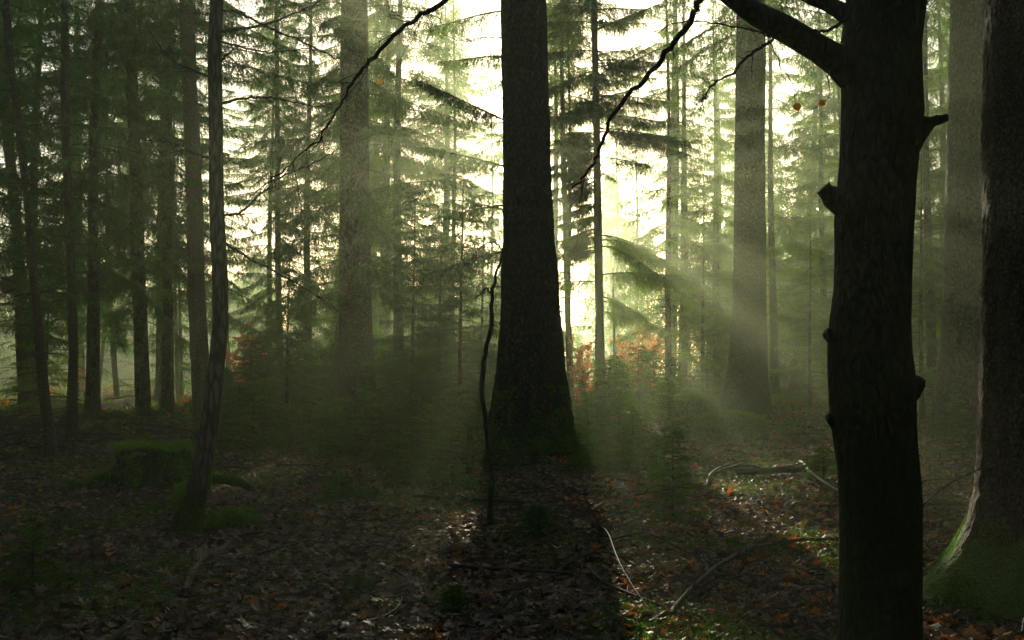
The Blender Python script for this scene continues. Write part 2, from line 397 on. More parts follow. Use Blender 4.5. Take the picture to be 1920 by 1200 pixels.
# ------------------------------------------------------------------ trunks
TOPZ = 19.5
def trunk_mesh(name, m, line, Y, sides=20, dz=0.25, rough=0.02, top=TOPZ, seed=0, lobes=0, lobe_amt=0.0, cap_z=None, flare=0.25, stubs=(), fine=0.0):
    """line: (left_px, right_px, y_px) rows from top to base, in photograph pixels, at distance Y. Returns (mesh, base point)."""
    rows = sorted(line, key=lambda r: r[2])
    C, Rr = [], []
    for l, r, y in rows:
        p = at((l + r) / 2, y, Y); C.append(p); Rr.append(abs(r - l) / 2 * p_scale(p))
    C = np.array(C[::-1]); Rr = np.array(Rr[::-1])            # base first
    gz = th(C[0][0], Y)
    base = np.array([C[0][0], Y, gz])
    # continue down into the soil, and up to the top
    if C[0][2] > gz - 0.05:
        C = np.vstack([[C[0][0], Y, gz - 0.15], C]); Rr = np.concatenate([[Rr[0] * (1 + flare)], Rr])
    dirn = (C[-1] - C[-2]) / max(0.2, (C[-1][2] - C[-2][2]))
    if cap_z is None and C[-1][2] < top:
        k = 6
        for i in range(1, k + 1):
            z = C[-1][2] * (1 - 0) if False else None
        z_start, c_start, r_start = C[-1][2], C[-1].copy(), Rr[-1]
        for i in range(1, k + 1):
            f = i / k; z = z_start + (top - z_start) * f
            C = np.vstack([C, [c_start[0] + 0.35 * dirn[0] * (z - z_start) * (1 - 0.4 * f), Y, z]])
            Rr = np.concatenate([Rr, [r_start * (1 - 0.9 * f)]])
    zs, zi = [C[0][2]], C[0][2]
    while zi < C[-1][2] - 1e-3:
        st = dz if zi < 9 else 0.8
        zi = min(C[-1][2], zi + st); zs.append(zi)
    zs = np.array(zs)
    cx = np.interp(zs, C[:, 2], C[:, 0]); rr = np.interp(zs, C[:, 2], Rr)
    # soften the joints of the traced line
    for _ in range(2):
        if len(zs) > 4:
            cx[1:-1] = (cx[:-2] + 2 * cx[1:-1] + cx[2:]) / 4; rr[1:-1] = (rr[:-2] + 2 * rr[1:-1] + rr[2:]) / 4
    rg = np.random.default_rng(seed)
    cy = 0.04 * np.sin(zs * 0.7 + seed) * min(1, Rr[0] * 6)
    a = np.arange(sides) * 2 * np.pi / sides
    rad = rr[:, None] * np.ones(sides)[None]
    if lobes:
        w = np.exp(-(zs - gz) / 0.45).clip(0, 1.6)
        rad *= 1 + lobe_amt * w[:, None] * (np.cos(lobes * a + seed)[None] * 0.6 + 0.4 * np.cos((lobes + 2) * a + 1)[None])
    V = np.zeros((len(zs), sides, 3))
    V[..., 0] = cx[:, None] + np.cos(a)[None] * rad; V[..., 1] = Y + cy[:, None] + np.sin(a)[None] * rad; V[..., 2] = zs[:, None]
    if rough:
        for i in range(len(zs)):
            if zs[i] > 10 and fine: continue
            for j in range(sides):
                q = Vector((math.cos(a[j]) * 3, math.sin(a[j]) * 3, zs[i] * 1.1 + seed))
                d = mnoise.noise(q) * rough
                if fine:
                    d += (mnoise.noise(Vector((q.x * 5, q.y * 5, q.z * 9))) + 0.5 * mnoise.noise(Vector((q.x * 11, q.y * 11, q.z * 17)))) * fine
                V[i, j, 0] += math.cos(a[j]) * d; V[i, j, 1] += math.sin(a[j]) * d
    b = Buf()
    n = len(zs); i = np.arange(n - 1)[:, None] * sides; j = np.arange(sides)[None]; k = (j + 1) % sides
    f = np.stack([i + j, i + k, i + sides + k, i + sides + j], -1).reshape(-1, 4)
    b.add(V.reshape(-1, 3) - base, f)
    for pts, rpx in stubs:
        P = smooth_line([at(x, y, Y + dy) for x, y, dy in pts], 10) - base
        rads = np.interp(np.linspace(0, 1, 10), np.linspace(0, 1, len(rpx)), rpx) * Y / F
        tube(b, P, rads, 14, wob=0.10, seed=seed)
    return b.mesh(name, [m], smooth=True), base, (zs - base[2], cx - base[0], rr)

def p_scale(p):
    return p[1] / F

def dead_twigs(name, zs, cx, rr, seed, z0, z1, n, L=1.0, sides=3, m=None, r=0.007, droop=0.3, forks=3, azs=None):
    """bare twigs that stick out of a trunk"""
    rg = np.random.default_rng(seed); b = Buf()
    for i in range(n):
        z = z0 + (z1 - z0) * rg.random(); az = rg.random() * 6.283 if azs is None else rg.choice(azs) + rg.normal(0, 0.4)
        l = L * (0.25 + 0.9 * rg.random() ** 1.5)
        h = np.array([math.cos(az), math.sin(az), 0])
        p0 = np.array([np.interp(z, zs, cx), 0, z]) + h * np.interp(z, zs, rr) * 0.8
        s = np.linspace(0, 1, 6)
        P = p0 + h * (l * s)[:, None]; P[:, 2] += l * ((0.1 + 0.1 * rg.standard_normal()) * s - droop * s ** 2)
        P[1:, :] += rg.normal(0, 0.02 * l, (5, 3))
        tube(b, P, r * (0.4 + 0.6 * l / L) * (1 - 0.8 * s) + 0.0012, sides, 0, cap=False)
        for k in range(rg.integers(0, forks + 1) if l > 0.35 else 0):
            q = rg.uniform(0.25, 0.9); c = np.array([np.interp(q, s, P[:, k_]) for k_ in range(3)])
            d = unit(h + rg.normal(0, 0.55, 3) + np.array([0, 0, -0.2])); l2 = l * rg.uniform(0.2, 0.5)
            s2 = np.linspace(0, 1, 4); Q = c + d * (l2 * s2)[:, None]; Q[:, 2] -= 0.2 * l2 * s2 ** 2
            Q[1:] += rg.normal(0, 0.02 * l2, (3, 3))
            tube(b, Q, r * 0.5 * (1 - 0.7 * s2) + 0.001, sides, 0, cap=False)
    return b.mesh(name, [m or M['dead_wood']])

def rows(*a):
    """centre/width rows to left/right rows"""
    return [(c - w / 2, c + w / 2, y) for c, y, w in a]

def make_tree(name, label, cat, line, m, Y=None, group=None, crown=None, crown_s=1.0, crown_rot=0.0, crown_mat=None, twigs=None, **kw):
    low = max(line, key=lambda r: r[2])
    if Y is None:
        Y = ground_at((low[0] + low[1]) / 2, low[2])[1]
    me, base, prof = trunk_mesh(name + ' trunk', m, line, Y, **kw)
    root = empty(name, base, label, cat, group)
    obj('trunk', me, root)
    if crown:
        c = obj('crown', CROWN[crown], root); c.scale = (crown_s,) * 3; c.rotation_euler.z = crown_rot
        zt = CROWN_Z[crown] * crown_s
        c.location.x = float(np.interp(zt, prof[0], prof[1]))
    if twigs:
        t = dead_twigs('dead twigs', *prof, seed=kw.get('seed', 0) + 50, **twigs)
        obj('lower_branches', t, root)  # bare dead twigs sticking out of the trunk, no foliage
    return root, base, prof, Y
CROWN_Z = {'weeping': 6, 'broad': 6, 'thin': 6, 'low': 2, 'high': 12}

# ------------------------------------------------------------------ ground
def build_ground():
    ys = np.concatenate([np.arange(-25, 3, 1.0), np.arange(3, 26, 0.16), np.arange(26, 60, 0.5), np.arange(60, 131, 4)])
    xs = np.concatenate([np.arange(-70, -12, 2.0), np.arange(-12, 12, 0.16), np.arange(12, 71, 2.0)])
    X, Y = np.meshgrid(xs, ys)
    Z = terrain(X, Y)
    V = np.stack([X, Y, Z], -1).reshape(-1, 3)
    ny, nx = X.shape
    i = np.arange(ny - 1)[:, None] * nx; j = np.arange(nx - 1)[None]
    f = np.stack([i + j, i + j + 1, i + nx + j + 1, i + nx + j], -1).reshape(-1, 4)
    b = Buf(); b.add(V, f)
    tag(obj('ground', b.mesh('ground', [M['ground']])), kind='structure')
build_ground()

# ------------------------------------------------------------------ the traced trees
# thin dark spruces at the far left
G_L = 'thin dark spruces at the edge of the stand'
make_tree('spruce_tree', 'thin dark spruce trunk nearest the left edge, leaning slightly over the brush bank', 'tree',
          rows((5, 0, 17), (10, 180, 18), (28, 400, 20), (40, 600, 23), (50, 772, 27)), M['thin_bark'], group=G_L, crown='broad', crown_s=0.95, crown_rot=0.3,
          twigs=dict(z0=0.4, z1=8, n=46, L=1.5), seed=11, sides=10)
make_tree('spruce_tree', 'very thin crooked spruce trunk, second in from the left edge, leaning into the brush', 'tree',
          rows((12, 0, 13), (20, 100, 13), (45, 330, 14), (60, 500, 15), (76, 680, 18), (98, 858, 22)), M['thin_bark'], group=G_L, crown='thin', crown_s=0.9, crown_rot=1.3,
          twigs=dict(z0=0.3, z1=6, n=50, L=1.2), seed=12, sides=10)
make_tree('spruce_tree', 'slim straight dark spruce with short dead stubs, standing behind the brush bank', 'tree',
          rows((120, 0, 14), (124, 200, 15), (130, 420, 16), (136, 640, 18), (134, 822, 21)), M['thin_bark'], group=G_L, crown='thin', crown_s=0.95, crown_rot=2.3,
          twigs=dict(z0=0.3, z1=7, n=70, L=0.9), seed=13, sides=10)
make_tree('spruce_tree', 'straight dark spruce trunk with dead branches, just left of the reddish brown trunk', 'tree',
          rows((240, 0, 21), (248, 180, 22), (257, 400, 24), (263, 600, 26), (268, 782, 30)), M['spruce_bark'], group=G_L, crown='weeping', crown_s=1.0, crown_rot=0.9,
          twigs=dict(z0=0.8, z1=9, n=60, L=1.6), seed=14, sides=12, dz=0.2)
make_tree('pine_tree', 'tall reddish brown straight trunk beside the curved young beech', 'tree',
          rows((350, 0, 28), (354, 150, 29), (363, 340, 30), (370, 560, 32), (380, 786, 36)), M['brown_bark'], crown='high', crown_s=1.0, crown_rot=0.9,
          twigs=dict(z0=2.5, z1=10, n=26, L=1.2), seed=15, sides=16, dz=0.2)
yb, yb_base, yb_prof, yb_Y = make_tree('young_beech', 'slender dark beech with a curved leaning foot beside the mossy stump', 'tree',
          rows((405, 0, 25), (401, 90, 26), (405, 230, 26), (407, 380, 27), (415, 520, 28), (416, 620, 29), (404, 720, 31), (394, 800, 33), (381, 880, 38), (360, 950, 46), (345, 995, 62)),
          M['young_beech_bark'], group=None, seed=16, sides=20, dz=0.08, rough=0.006, top=9.0)
# slender trees farther back
def far_tree(label, line, crown=None, s=1.0, rot=0.0, seed=0, tw=20, name='spruce_tree', m='thin_bark', group='slender trees farther back', L=0.8, top=TOPZ, **kw):
    return make_tree(name, label, 'tree', line, M[m], group=group, crown=crown, crown_s=s, crown_rot=rot, seed=seed, sides=8,
                     twigs=dict(z0=0.3, z1=5, n=tw, L=L) if tw else None, top=top, **kw)
far_tree('thin upright dark stem just left of the leaning pole, with short twigs', rows((200, 430, 8), (206, 560, 9), (219, 748, 11)), 'thin', 0.85, 0.2, 21, 30)
far_tree('bare thin pole leaning to the right between the dark spruces', rows((208, 480, 5), (200, 580, 7), (184, 742, 8)), None, seed=22, tw=12, top=6.0)
far_tree('blurred grey trunk behind the straight dark spruce with dead branches', rows((232, 0, 26), (234, 300, 27), (236, 712, 30)), 'weeping', 1.0, 2.2, 23, 0, m='spruce_bark')
far_tree('thin twin stem with twigs, left of the reddish brown trunk', rows((325, 400, 6), (328, 560, 7), (334, 744, 8)), 'low', 1.0, 1.2, 24, 24)
far_tree('thinner twin stem touching its neighbour, left of the reddish brown trunk', rows((335, 500, 5), (337, 600, 6), (341, 744, 6)), None, 0.9, 1.0, 25, 24, top=8)
far_tree('short dark stem just right of the curved young beech', rows((420, 560, 8), (425, 640, 9), (431, 742, 11)), None, 1.0, 3.0, 26, 10, top=7)
far_tree('slim grey spruce beside the orange leaved shrub, standing alone in mist', rows((519, 0, 9), (520, 300, 10), (521, 460, 11), (526, 716, 14)), 'weeping', 0.85, 0.5, 27, 24, Y=36.0)
far_tree('misty slender trunk in the pale gap behind the slim dark spruce stubs', rows((142, 200, 18), (146, 500, 19), (150, 715, 21)), 'broad', 0.9, 0.5, 28, 0, Y=40.0)

# large misty trees
make_tree('spruce_tree', 'broad misty spruce trunk behind hanging foliage, left of the big centre tree', 'tree',
          rows((664, 0, 52), (665, 330, 56), (666, 600, 62), (668, 722, 72)), M['spruce_bark'], crown='weeping', crown_s=1.15, crown_rot=1.7, seed=31, sides=16, Y=25.5, twigs=dict(z0=2, z1=9, n=30, L=1.6))
make_tree('spruce_tree', 'short looking dark trunk in the shade between the broad misty spruce and the leaning stems', 'tree',
          rows((688, 300, 20), (690, 560, 24), (693, 726, 28)), M['spruce_bark'], crown='broad', crown_s=1.0, crown_rot=0.4, seed=32, sides=12)
make_tree('spruce_tree', 'dim slim trunk among the shaded low boughs left of the big centre tree', 'tree',
          rows((724, 300, 14), (726, 560, 16), (728, 722, 20)), M['spruce_bark'], crown='broad', crown_s=1.0, crown_rot=2.4, seed=33, sides=12)
# the big centre tree
big_line = [(939, 1024, 0), (942, 1030, 200), (944, 1034, 350), (943, 1040, 450), (940, 1047, 540), (936, 1054, 620), (930, 1062, 700), (924, 1070, 760), (915, 1080, 815), (898, 1096, 858)]
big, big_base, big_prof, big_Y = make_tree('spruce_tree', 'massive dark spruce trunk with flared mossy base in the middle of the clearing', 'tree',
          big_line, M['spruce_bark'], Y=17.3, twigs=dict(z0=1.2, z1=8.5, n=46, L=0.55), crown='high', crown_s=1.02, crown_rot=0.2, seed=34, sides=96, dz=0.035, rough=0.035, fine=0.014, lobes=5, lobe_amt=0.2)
# slim spruce with dark boughs right of it
sp_line = rows((1113, 0, 11), (1118, 200, 13), (1121, 400, 15), (1124, 600, 16), (1125, 772, 20))
slim, slim_base, slim_prof, slim_Y = make_tree('spruce_tree', 'slim spruce with dark layered boughs, just right of the massive centre trunk', 'tree',
          sp_line, M['thin_bark'], seed=35, sides=14, dz=0.12, twigs=dict(z0=0.5, z1=4, n=26, L=0.4))
far_tree('pale thin misty trunk between the massive centre tree and the slim spruce', rows((1056, 300, 10), (1060, 400, 11), (1065, 600, 12), (1071, 757, 14)), 'thin', 0.9, 0.2, 36, 8)
far_tree('very thin short stem just right of the slim spruce with dark boughs', rows((1150, 560, 4), (1152, 640, 5), (1156, 757, 7)), None, 1.0, 1.0, 37, 22, L=0.4, top=5)
far_tree('thin dark stem, first of the close pair before the glowing mist', rows((1266, 250, 18), (1263, 400, 18), (1260, 580, 20), (1257, 742, 22)), 'weeping', 0.95, 1.9, 38, 0, m='spruce_bark')
far_tree('thin dark stem, right one of the close pair before the glowing mist', rows((1283, 470, 14), (1281, 600, 16), (1281, 742, 18)), 'thin', 0.9, 0.7, 39, 0, m='spruce_bark')
make_tree('spruce_tree', 'large straight grey trunk crossed by light beams, left of the dark foreground beech', 'tree',
          rows((1408, 0, 55), (1407, 200, 56), (1406, 400, 58), (1404, 600, 64), (1401, 700, 76), (1398, 775, 96)), M['spruce_bark'], crown='high', crown_s=1.1, crown_rot=2.1, twigs=dict(z0=2, z1=10, n=22, L=0.8), seed=40, sides=24, Y=27.0)
far_tree('slender trunk leaning right, between the large grey trunk and the dark foreground beech', rows((1536, 80, 8), (1530, 200, 9), (1520, 380, 12), (1505, 540, 14), (1488, 730, 18)), 'thin', 0.8, 2.9, 41, 30, L=1.5)
make_tree('spruce_tree', 'wide straight grey trunk between the dark foreground beech and the flaky barked tree', 'tree',
          rows((1823, 0, 82), (1822, 200, 84), (1820, 450, 88), (1815, 650, 98), (1808, 808, 122)), M['spruce_bark'], crown='high', crown_s=1.05, crown_rot=4.1, twigs=dict(z0=2, z1=9, n=22, L=0.7), seed=42, sides=32, Y=21.0)
# foreground beech
be_line = [(1592, 1740, 0), (1582, 1730, 80), (1584, 1731, 150), (1584, 1734, 210), (1582, 1725, 270), (1576, 1717, 340), (1569, 1712, 410), (1570, 1709, 470), (1568, 1707, 540), (1559, 1705, 600),
           (1554, 1706, 660), (1554, 1712, 710), (1557, 1712, 770), (1564, 1713, 830), (1572, 1718, 890), (1576, 1721, 950), (1576, 1720, 1060), (1572, 1719, 1190)]
stubs = [([(1640, 110, 0), (1600, 132, 0), (1568, 112, 0), (1500, 72, -0.05), (1420, 25, -0.1), (1350, -22, -0.15), (1270, -90, -0.2)], (44, 40, 27, 23, 20, 18, 14)),
         ([(1640, 60, 0.1), (1600, 32, 0.1), (1560, 12, 0.15), (1500, -15, 0.2), (1420, -60, 0.3)], (30, 20, 14, 12, 9)),
         ([(1640, 400, 0), (1590, 385, -0.02), (1560, 368, -0.03), (1543, 352, -0.03)], (40, 30, 19, 15)),
         ([(1590, 640, 0), (1565, 632, -0.02), (1553, 626, -0.02), (1547, 622, -0.02)], (26, 16, 12, 9)),
         ([(1590, 810, 0), (1565, 795, -0.02), (1556, 784, -0.03), (1551, 778, -0.03)], (16, 9, 7, 5)),
         ([(1690, 255, 0), (1728, 238, 0), (1750, 228, 0), (1776, 220, 0)], (50, 20, 10, 7)),
         ([(1690, 740, 0), (1710, 727, 0), (1722, 716, 0), (1727, 709, 0)], (28, 20, 14, 10))]
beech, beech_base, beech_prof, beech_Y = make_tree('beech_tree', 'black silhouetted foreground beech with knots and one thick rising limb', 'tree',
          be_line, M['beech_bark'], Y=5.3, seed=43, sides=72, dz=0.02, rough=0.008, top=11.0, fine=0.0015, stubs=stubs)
# flaky barked tree at the right edge
fl_line = [(1862, 2110, 0), (1860, 2110, 200), (1861, 2112, 400), (1859, 2114, 600), (1854, 2118, 750), (1850, 2122, 860), (1842, 2135, 930), (1828, 2155, 990), (1800, 2180, 1045), (1762, 2215, 1090), (1712, 2260, 1135)]
flaky, flaky_base, flaky_prof, flaky_Y = make_tree('oak_tree', 'thick flaky barked trunk with mossy root flare, cut off by the right edge', 'tree',
          fl_line, M['flaky_bark'], Y=6.6, seed=44, sides=150, dz=0.02, rough=0.02, fine=0.012, top=12, lobes=4, lobe_amt=0.06)


# ------------------------------------------------------------------ branches on the traced trees
def px_tube(buf, pts, w, Y, n=26, sides=8, mi=0, base=np.zeros(3), wob=0.05, jig=0.0, seed=0):
    """a branch traced in photograph pixels: pts (x, y[, distance offset]), widths in pixels. Returns its centre line"""
    p3 = np.array([(q[0], q[1], q[2] if len(q) > 2 else 0.0) for q in pts], float)
    ln = smooth_line(p3, n)
    W = np.interp(np.linspace(0, 1, n), np.linspace(0, 1, len(w)), w)
    P = np.array([at(x, y, Y + dy) for x, y, dy in ln])
    rg = np.random.default_rng(seed + 7)
    if jig: P[1:-1] += rg.normal(0, jig * Y / F, (n - 2, 3))
    tube(buf, P - base, W / 2 * Y / F, sides, mi, wob=wob, seed=seed)
    return P - base

def twiggy(buf, rg, P, n, L, r=0.0025, sides=4, mi=0, depth=1, down=0.15, s0=0.1, s1=1.0):
    """small bare side twigs along a centre line"""
    d = unit(np.gradient(P, axis=0)); m = len(P)
    for i in range(n):
        u = rg.uniform(s0, s1) * (m - 1); k = int(min(m - 1, u)); c = P[k]
        dr = unit(d[k] * 0.7 + rg.normal(0, 0.55, 3) + np.array([0, 0, -down])); l = L * rg.uniform(0.35, 1.1)
        s = np.linspace(0, 1, 7)
        Q = c + dr * (l * s)[:, None] + np.cumsum(rg.normal(0, 0.035 * l, (7, 3)), 0) * s[:, None]
        tube(buf, Q, r * (1 - 0.75 * s), sides, mi, cap=False)
        if depth > 0: twiggy(buf, rg, Q, rg.integers(1, 4), l * 0.45, r * 0.6, 3, mi, depth - 1, down)

def part_branch(parent, base, pts, w, Y, m, tw=6, L=0.25, seed=0, r=0.0025, name='branch', label=None, depth=2, jig=1.1, n=34):
    b = Buf(); rg = np.random.default_rng(seed)
    P = px_tube(b, pts, w, Y, n=n, base=base, seed=seed, jig=jig)
    if tw: twiggy(b, rg, P, tw, L, r, depth=depth)
    o = obj(name, b.mesh(name, [m]), parent)
    if label: o['label'] = label
    return P, o

BB = M['beech_bark']
part_branch(beech, beech_base, [(1385, 5, -0.1), (1345, -35, -.1), (1322, -18, -.1), (1310, 8), (1292, 42), (1272, 72), (1250, 98), (1217, 138), (1178, 176), (1150, 220), (1130, 265), (1120, 298), (1096, 330), (1072, 353)],
            (14, 14, 13, 12, 12, 11, 10, 9, 8, 7, 6, 4, 3), 5.1, BB, tw=20, L=0.22, seed=61, jig=2.6, n=46)
part_branch(beech, beech_base, [(1462, 66), (1434, 84), (1402, 106), (1378, 134), (1345, 153), (1322, 178), (1314, 205)], (6, 6, 5.5, 5, 4, 3, 1.5), 5.15, BB, tw=16, L=0.17, seed=62, jig=1.8)
part_branch(beech, beech_base, [(1445, 70), (1410, 56), (1350, 46), (1296, 38), (1250, 50), (1215, 78)], (4, 3.6, 3, 2.6, 2, 1), 5.15, BB, tw=8, L=0.16, seed=63)
part_branch(beech, beech_base, [(1592, 34), (1570, 48), (1548, 58), (1520, 55), (1490, 44), (1462, 20)], (8, 7, 5, 4, 3, 2), 5.2, BB, tw=8, L=0.16, seed=64)
part_branch(beech, beech_base, [(1270, -90, -.2), (1180, -135, -.1), (1060, -140, 0.1), (960, -100, .2), (900, -50, .3), (845, -6, .3), (800, 24, .3), (765, 44, .3), (708, 96, .3), (672, 140, .3), (652, 172, .3), (622, 224, .3), (592, 266, .3), (560, 292, .3), (528, 322, .3), (490, 352, .3), (455, 384, .3)],
            (16, 16, 15, 14, 13, 11, 10, 9, 8.5, 7, 5.5, 4.5, 3.6, 3, 2.6, 2, 1.2), 5.1, BB, tw=44, L=0.3, seed=65, n=80, jig=2.0)
P_, _ = part_branch(beech, beech_base, [(1558, 128), (1553, 150), (1556, 172), (1550, 188), (1536, 196)], (2.2, 2, 1.6, 1.3, 1), 5.15, BB, tw=3, L=0.08, seed=66)
part_branch(beech, beech_base, [(1420, 25, -.05), (1440, 70), (1462, 120), (1486, 160), (1492, 192)], (2.6, 2.2, 1.8, 1.4, 1), 5.15, BB, tw=4, L=0.1, seed=67)
def one_leaf(parent, base, px, py, Y, size, tint, m, ang=0.0):
    b = Buf(); c = at(px, py, Y) - base
    u = np.linspace(0, 1, 6); w = 0.42 * np.sin(np.pi * u ** 0.8) + 0.02
    V = []
    for k, ww in zip(u, w):
        V += [(-ww * size, 0.12 * size * ww, -k * size), (0, 0.03 * math.sin(6 * k) * size, -k * size), (ww * size, 0.12 * size * ww, -k * size)]
    V = np.array(V); ca, sa = math.cos(ang), math.sin(ang)
    V = np.stack([V[:, 0] * ca - V[:, 2] * sa, V[:, 1], V[:, 0] * sa + V[:, 2] * ca], 1)
    f = [(3 * i + j, 3 * i + j + 1, 3 * i + 4 + j, 3 * i + 3 + j) for i in range(5) for j in range(2)]
    b.add(V + c, f, 0, tint); o = obj('leaf', b.mesh('leaf', [m]), parent); o['label'] = 'single orange leaf still hanging on a twig'
M['vivid_leaf'] = leafy_mat('vivid orange leaf', [(0.0, (0.7, 0.25, 0.03)), (1.0, (0.85, 0.36, 0.04))], trans=0.7, tcol=(0.62, 0.6, 0.5))
one_leaf(beech, beech_base, 1492, 192, 5.15, 0.052, 0.85, M['vivid_leaf'], 0.3)
one_leaf(beech, beech_base, 1545, 188, 5.15, 0.040, 0.7, M['vivid_leaf'], -0.5)
one_leaf(beech, beech_base, 711, 148, 5.4, 0.03, 0.7, M['vivid_leaf'], 0.4)

YB = M['young_beech_bark']
for k, (pts, w, tw, L) in enumerate([
    ([(412, 60), (440, 55), (480, 50), (530, 34), (580, 12), (640, -20)], (9, 6, 5, 4, 3, 2), 16, 0.5),
    ([(410, 120), (428, 100), (438, 92)], (6, 4, 2), 1, 0.1),
    ([(412, 196), (440, 187), (480, 182), (530, 186), (590, 200), (650, 190)], (7, 5, 4.4, 3.4, 2.4, 1.2), 18, 0.55),
    ([(414, 20), (450, 24), (500, 50), (560, 75), (620, 105), (660, 118)], (6, 5, 4, 3.4, 2.4, 1.2), 16, 0.5),
    ([(410, 75), (450, 88), (510, 98), (580, 92), (640, 110)], (5, 4, 3, 2.4, 1.4), 14, 0.4),
    ([(414, 405), (450, 398), (490, 362), (530, 330), (590, 305), (650, 272), (720, 245)], (6, 5, 4, 3.4, 3, 2, 1), 22, 0.5),
    ([(418, 455), (460, 480), (520, 512), (580, 545), (640, 590), (680, 618)], (5, 4.4, 4, 3, 2, 1.2), 16, 0.45),
    ([(405, 150), (370, 135), (320, 110), (280, 60)], (5, 4, 3, 1.5), 10, 0.4),
    ([(405, 300), (370, 290), (330, 270), (270, 262), (220, 250)], (4, 3.4, 3, 2, 1), 12, 0.45)]):
    part_branch(yb, yb_base, pts, w, yb_Y, YB, tw=tw, L=L, seed=80 + k, r=0.004, depth=2)

# dark boughs on the massive centre tree, and bare twigs
def bough_part(parent, base, px, py, Y, az, L, rise, droop, seed, mats, hang=0.5, dens=1.2, needle=0.03, nw=0.007, per=18, name='bough', tw_l=0.5, r0=0.02):
    b = Buf(); rg = np.random.default_rng(seed)
    spruce_branch(b, rg, at(px, py, Y) - base, az, L, rise, droop, hang, dens, needle, nw, per, tw_l, r0)
    return obj(name, b.mesh(name, mats, smooth=False), parent)
ND = [M['needles_dark'], M['dead_wood']]; NN = [M['needles'], M['dead_wood']]; NG = [M['sunlit_needles'], M['dead_wood']]
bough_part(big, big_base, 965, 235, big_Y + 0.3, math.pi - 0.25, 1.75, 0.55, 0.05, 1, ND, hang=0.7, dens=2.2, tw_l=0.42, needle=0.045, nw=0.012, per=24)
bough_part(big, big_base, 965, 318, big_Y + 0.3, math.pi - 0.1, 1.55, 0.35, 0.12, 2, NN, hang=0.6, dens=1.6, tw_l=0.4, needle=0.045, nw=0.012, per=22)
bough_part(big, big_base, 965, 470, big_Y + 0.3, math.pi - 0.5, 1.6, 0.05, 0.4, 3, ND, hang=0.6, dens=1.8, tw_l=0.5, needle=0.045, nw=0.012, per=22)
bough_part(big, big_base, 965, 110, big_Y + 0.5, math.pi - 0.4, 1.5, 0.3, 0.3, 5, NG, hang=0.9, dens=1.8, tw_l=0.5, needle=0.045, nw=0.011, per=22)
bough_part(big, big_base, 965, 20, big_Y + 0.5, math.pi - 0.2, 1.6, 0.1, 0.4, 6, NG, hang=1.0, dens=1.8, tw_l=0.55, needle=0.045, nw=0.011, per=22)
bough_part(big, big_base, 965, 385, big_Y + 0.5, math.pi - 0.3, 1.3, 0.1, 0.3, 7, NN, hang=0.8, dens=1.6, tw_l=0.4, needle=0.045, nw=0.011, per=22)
for k, (pts, w) in enumerate([([(945, 72), (905, 70), (870, 78), (830, 62), (800, 30)], (3, 2.4, 2, 1.6, 1)), ([(948, 395), (905, 385), (870, 400), (845, 432)], (3, 2.4, 2, 1.2)),
                              ([(1010, 60), (952, 70), (955, 110), (985, 135), (1010, 155)], (2, 2, 1.6, 1.4, 1)), ([(1030, 360), (1005, 345), (975, 355), (960, 372)], (3, 2.6, 2, 1))]):
    part_branch(big, big_base, pts, w, big_Y - (0.5 if k > 1 else 0), M['dead_wood'], tw=8, L=0.35, seed=100 + k, r=0.004)

def big_root(pts, w, seed, n=1600):
    rb = Buf(); k = len(pts); P = smooth_line([(x, y, th(big_base[0] + x, big_base[1] + y) - big_base[2] + z) for x, y, z in pts], 20)
    tube(rb, P, np.interp(np.linspace(0, 1, 20), np.linspace(0, 1, len(w)), w), 16, wob=0.08, seed=seed)
    o = obj('root', rb.mesh('root', [M['spruce_bark']]), big); rv = rb.v[0]; rg = np.random.default_rng(seed)
    mb = Buf(); moss_on(mb, rg, rv, n, 0.03, 0.008, zmin=0.03); obj('moss', mb.mesh('moss', [M['moss']], smooth=False), o)
DELAYED = [lambda: big_root([(-0.3, -0.15, .42), (-0.55, -0.25, .22), (-0.8, -0.3, .08), (-1.1, -0.45, -.08)], (.22, .17, .11, .04), 1),
           lambda: big_root([(0.35, -0.2, .35), (0.6, -0.3, .15), (0.95, -0.35, -.08)], (.2, .14, .05), 2),
           lambda: big_root([(0.05, -0.45, .3), (0.1, -0.75, .1), (0.2, -1.1, -.08)], (.2, .13, .05), 3),
           lambda: big_root([(-0.25, -0.4, .3), (-0.4, -0.7, .1), (-0.55, -1.0, -.08)], (.18, .12, .05), 4)]
# layered boughs of the slim spruce
SB = [(20, 1, 95, .25, .2), (45, -1, 85, .1, .3), (60, 1, 120, .5, .05), (90, -1, 88, .05, .3), (118, 1, 110, .1, .3), (150, 1, 140, .45, .05), (135, -1, 90, -.05, .3), (182, 1, 150, .1, .25), (205, -1, 85, .05, .35),
      (215, 1, 130, -.05, .2), (238, 1, 200, -.02, .12), (246, 1, 175, -.08, .15), (252, -1, 80, .1, .3), (290, -1, 84, 0, .35), (292, 1, 95, .0, .2), (335, -1, 84, 0, .35), (312, -1, 84, 0.05, .35), (268, -1, 86, 0.05, .3), (360, -1, 76, .05, .35), (386, -1, 72, 0, .3), (432, -1, 70, 0, .3), (450, -1, 76, .1, .3), 
      (410, -1, 70, 0, .3), (448, 1, 130, .1, .6), (462, 1, 215, .05, .5), (470, -1, 78, 0, .1), (522, 1, 205, .12, .32), (530, -1, 90, .02, .12), (556, 1, 120, .05, .7), (585, 1, 60, 0, .3)]
b_ = Buf(); b2_ = Buf(); rg_ = np.random.default_rng(9)
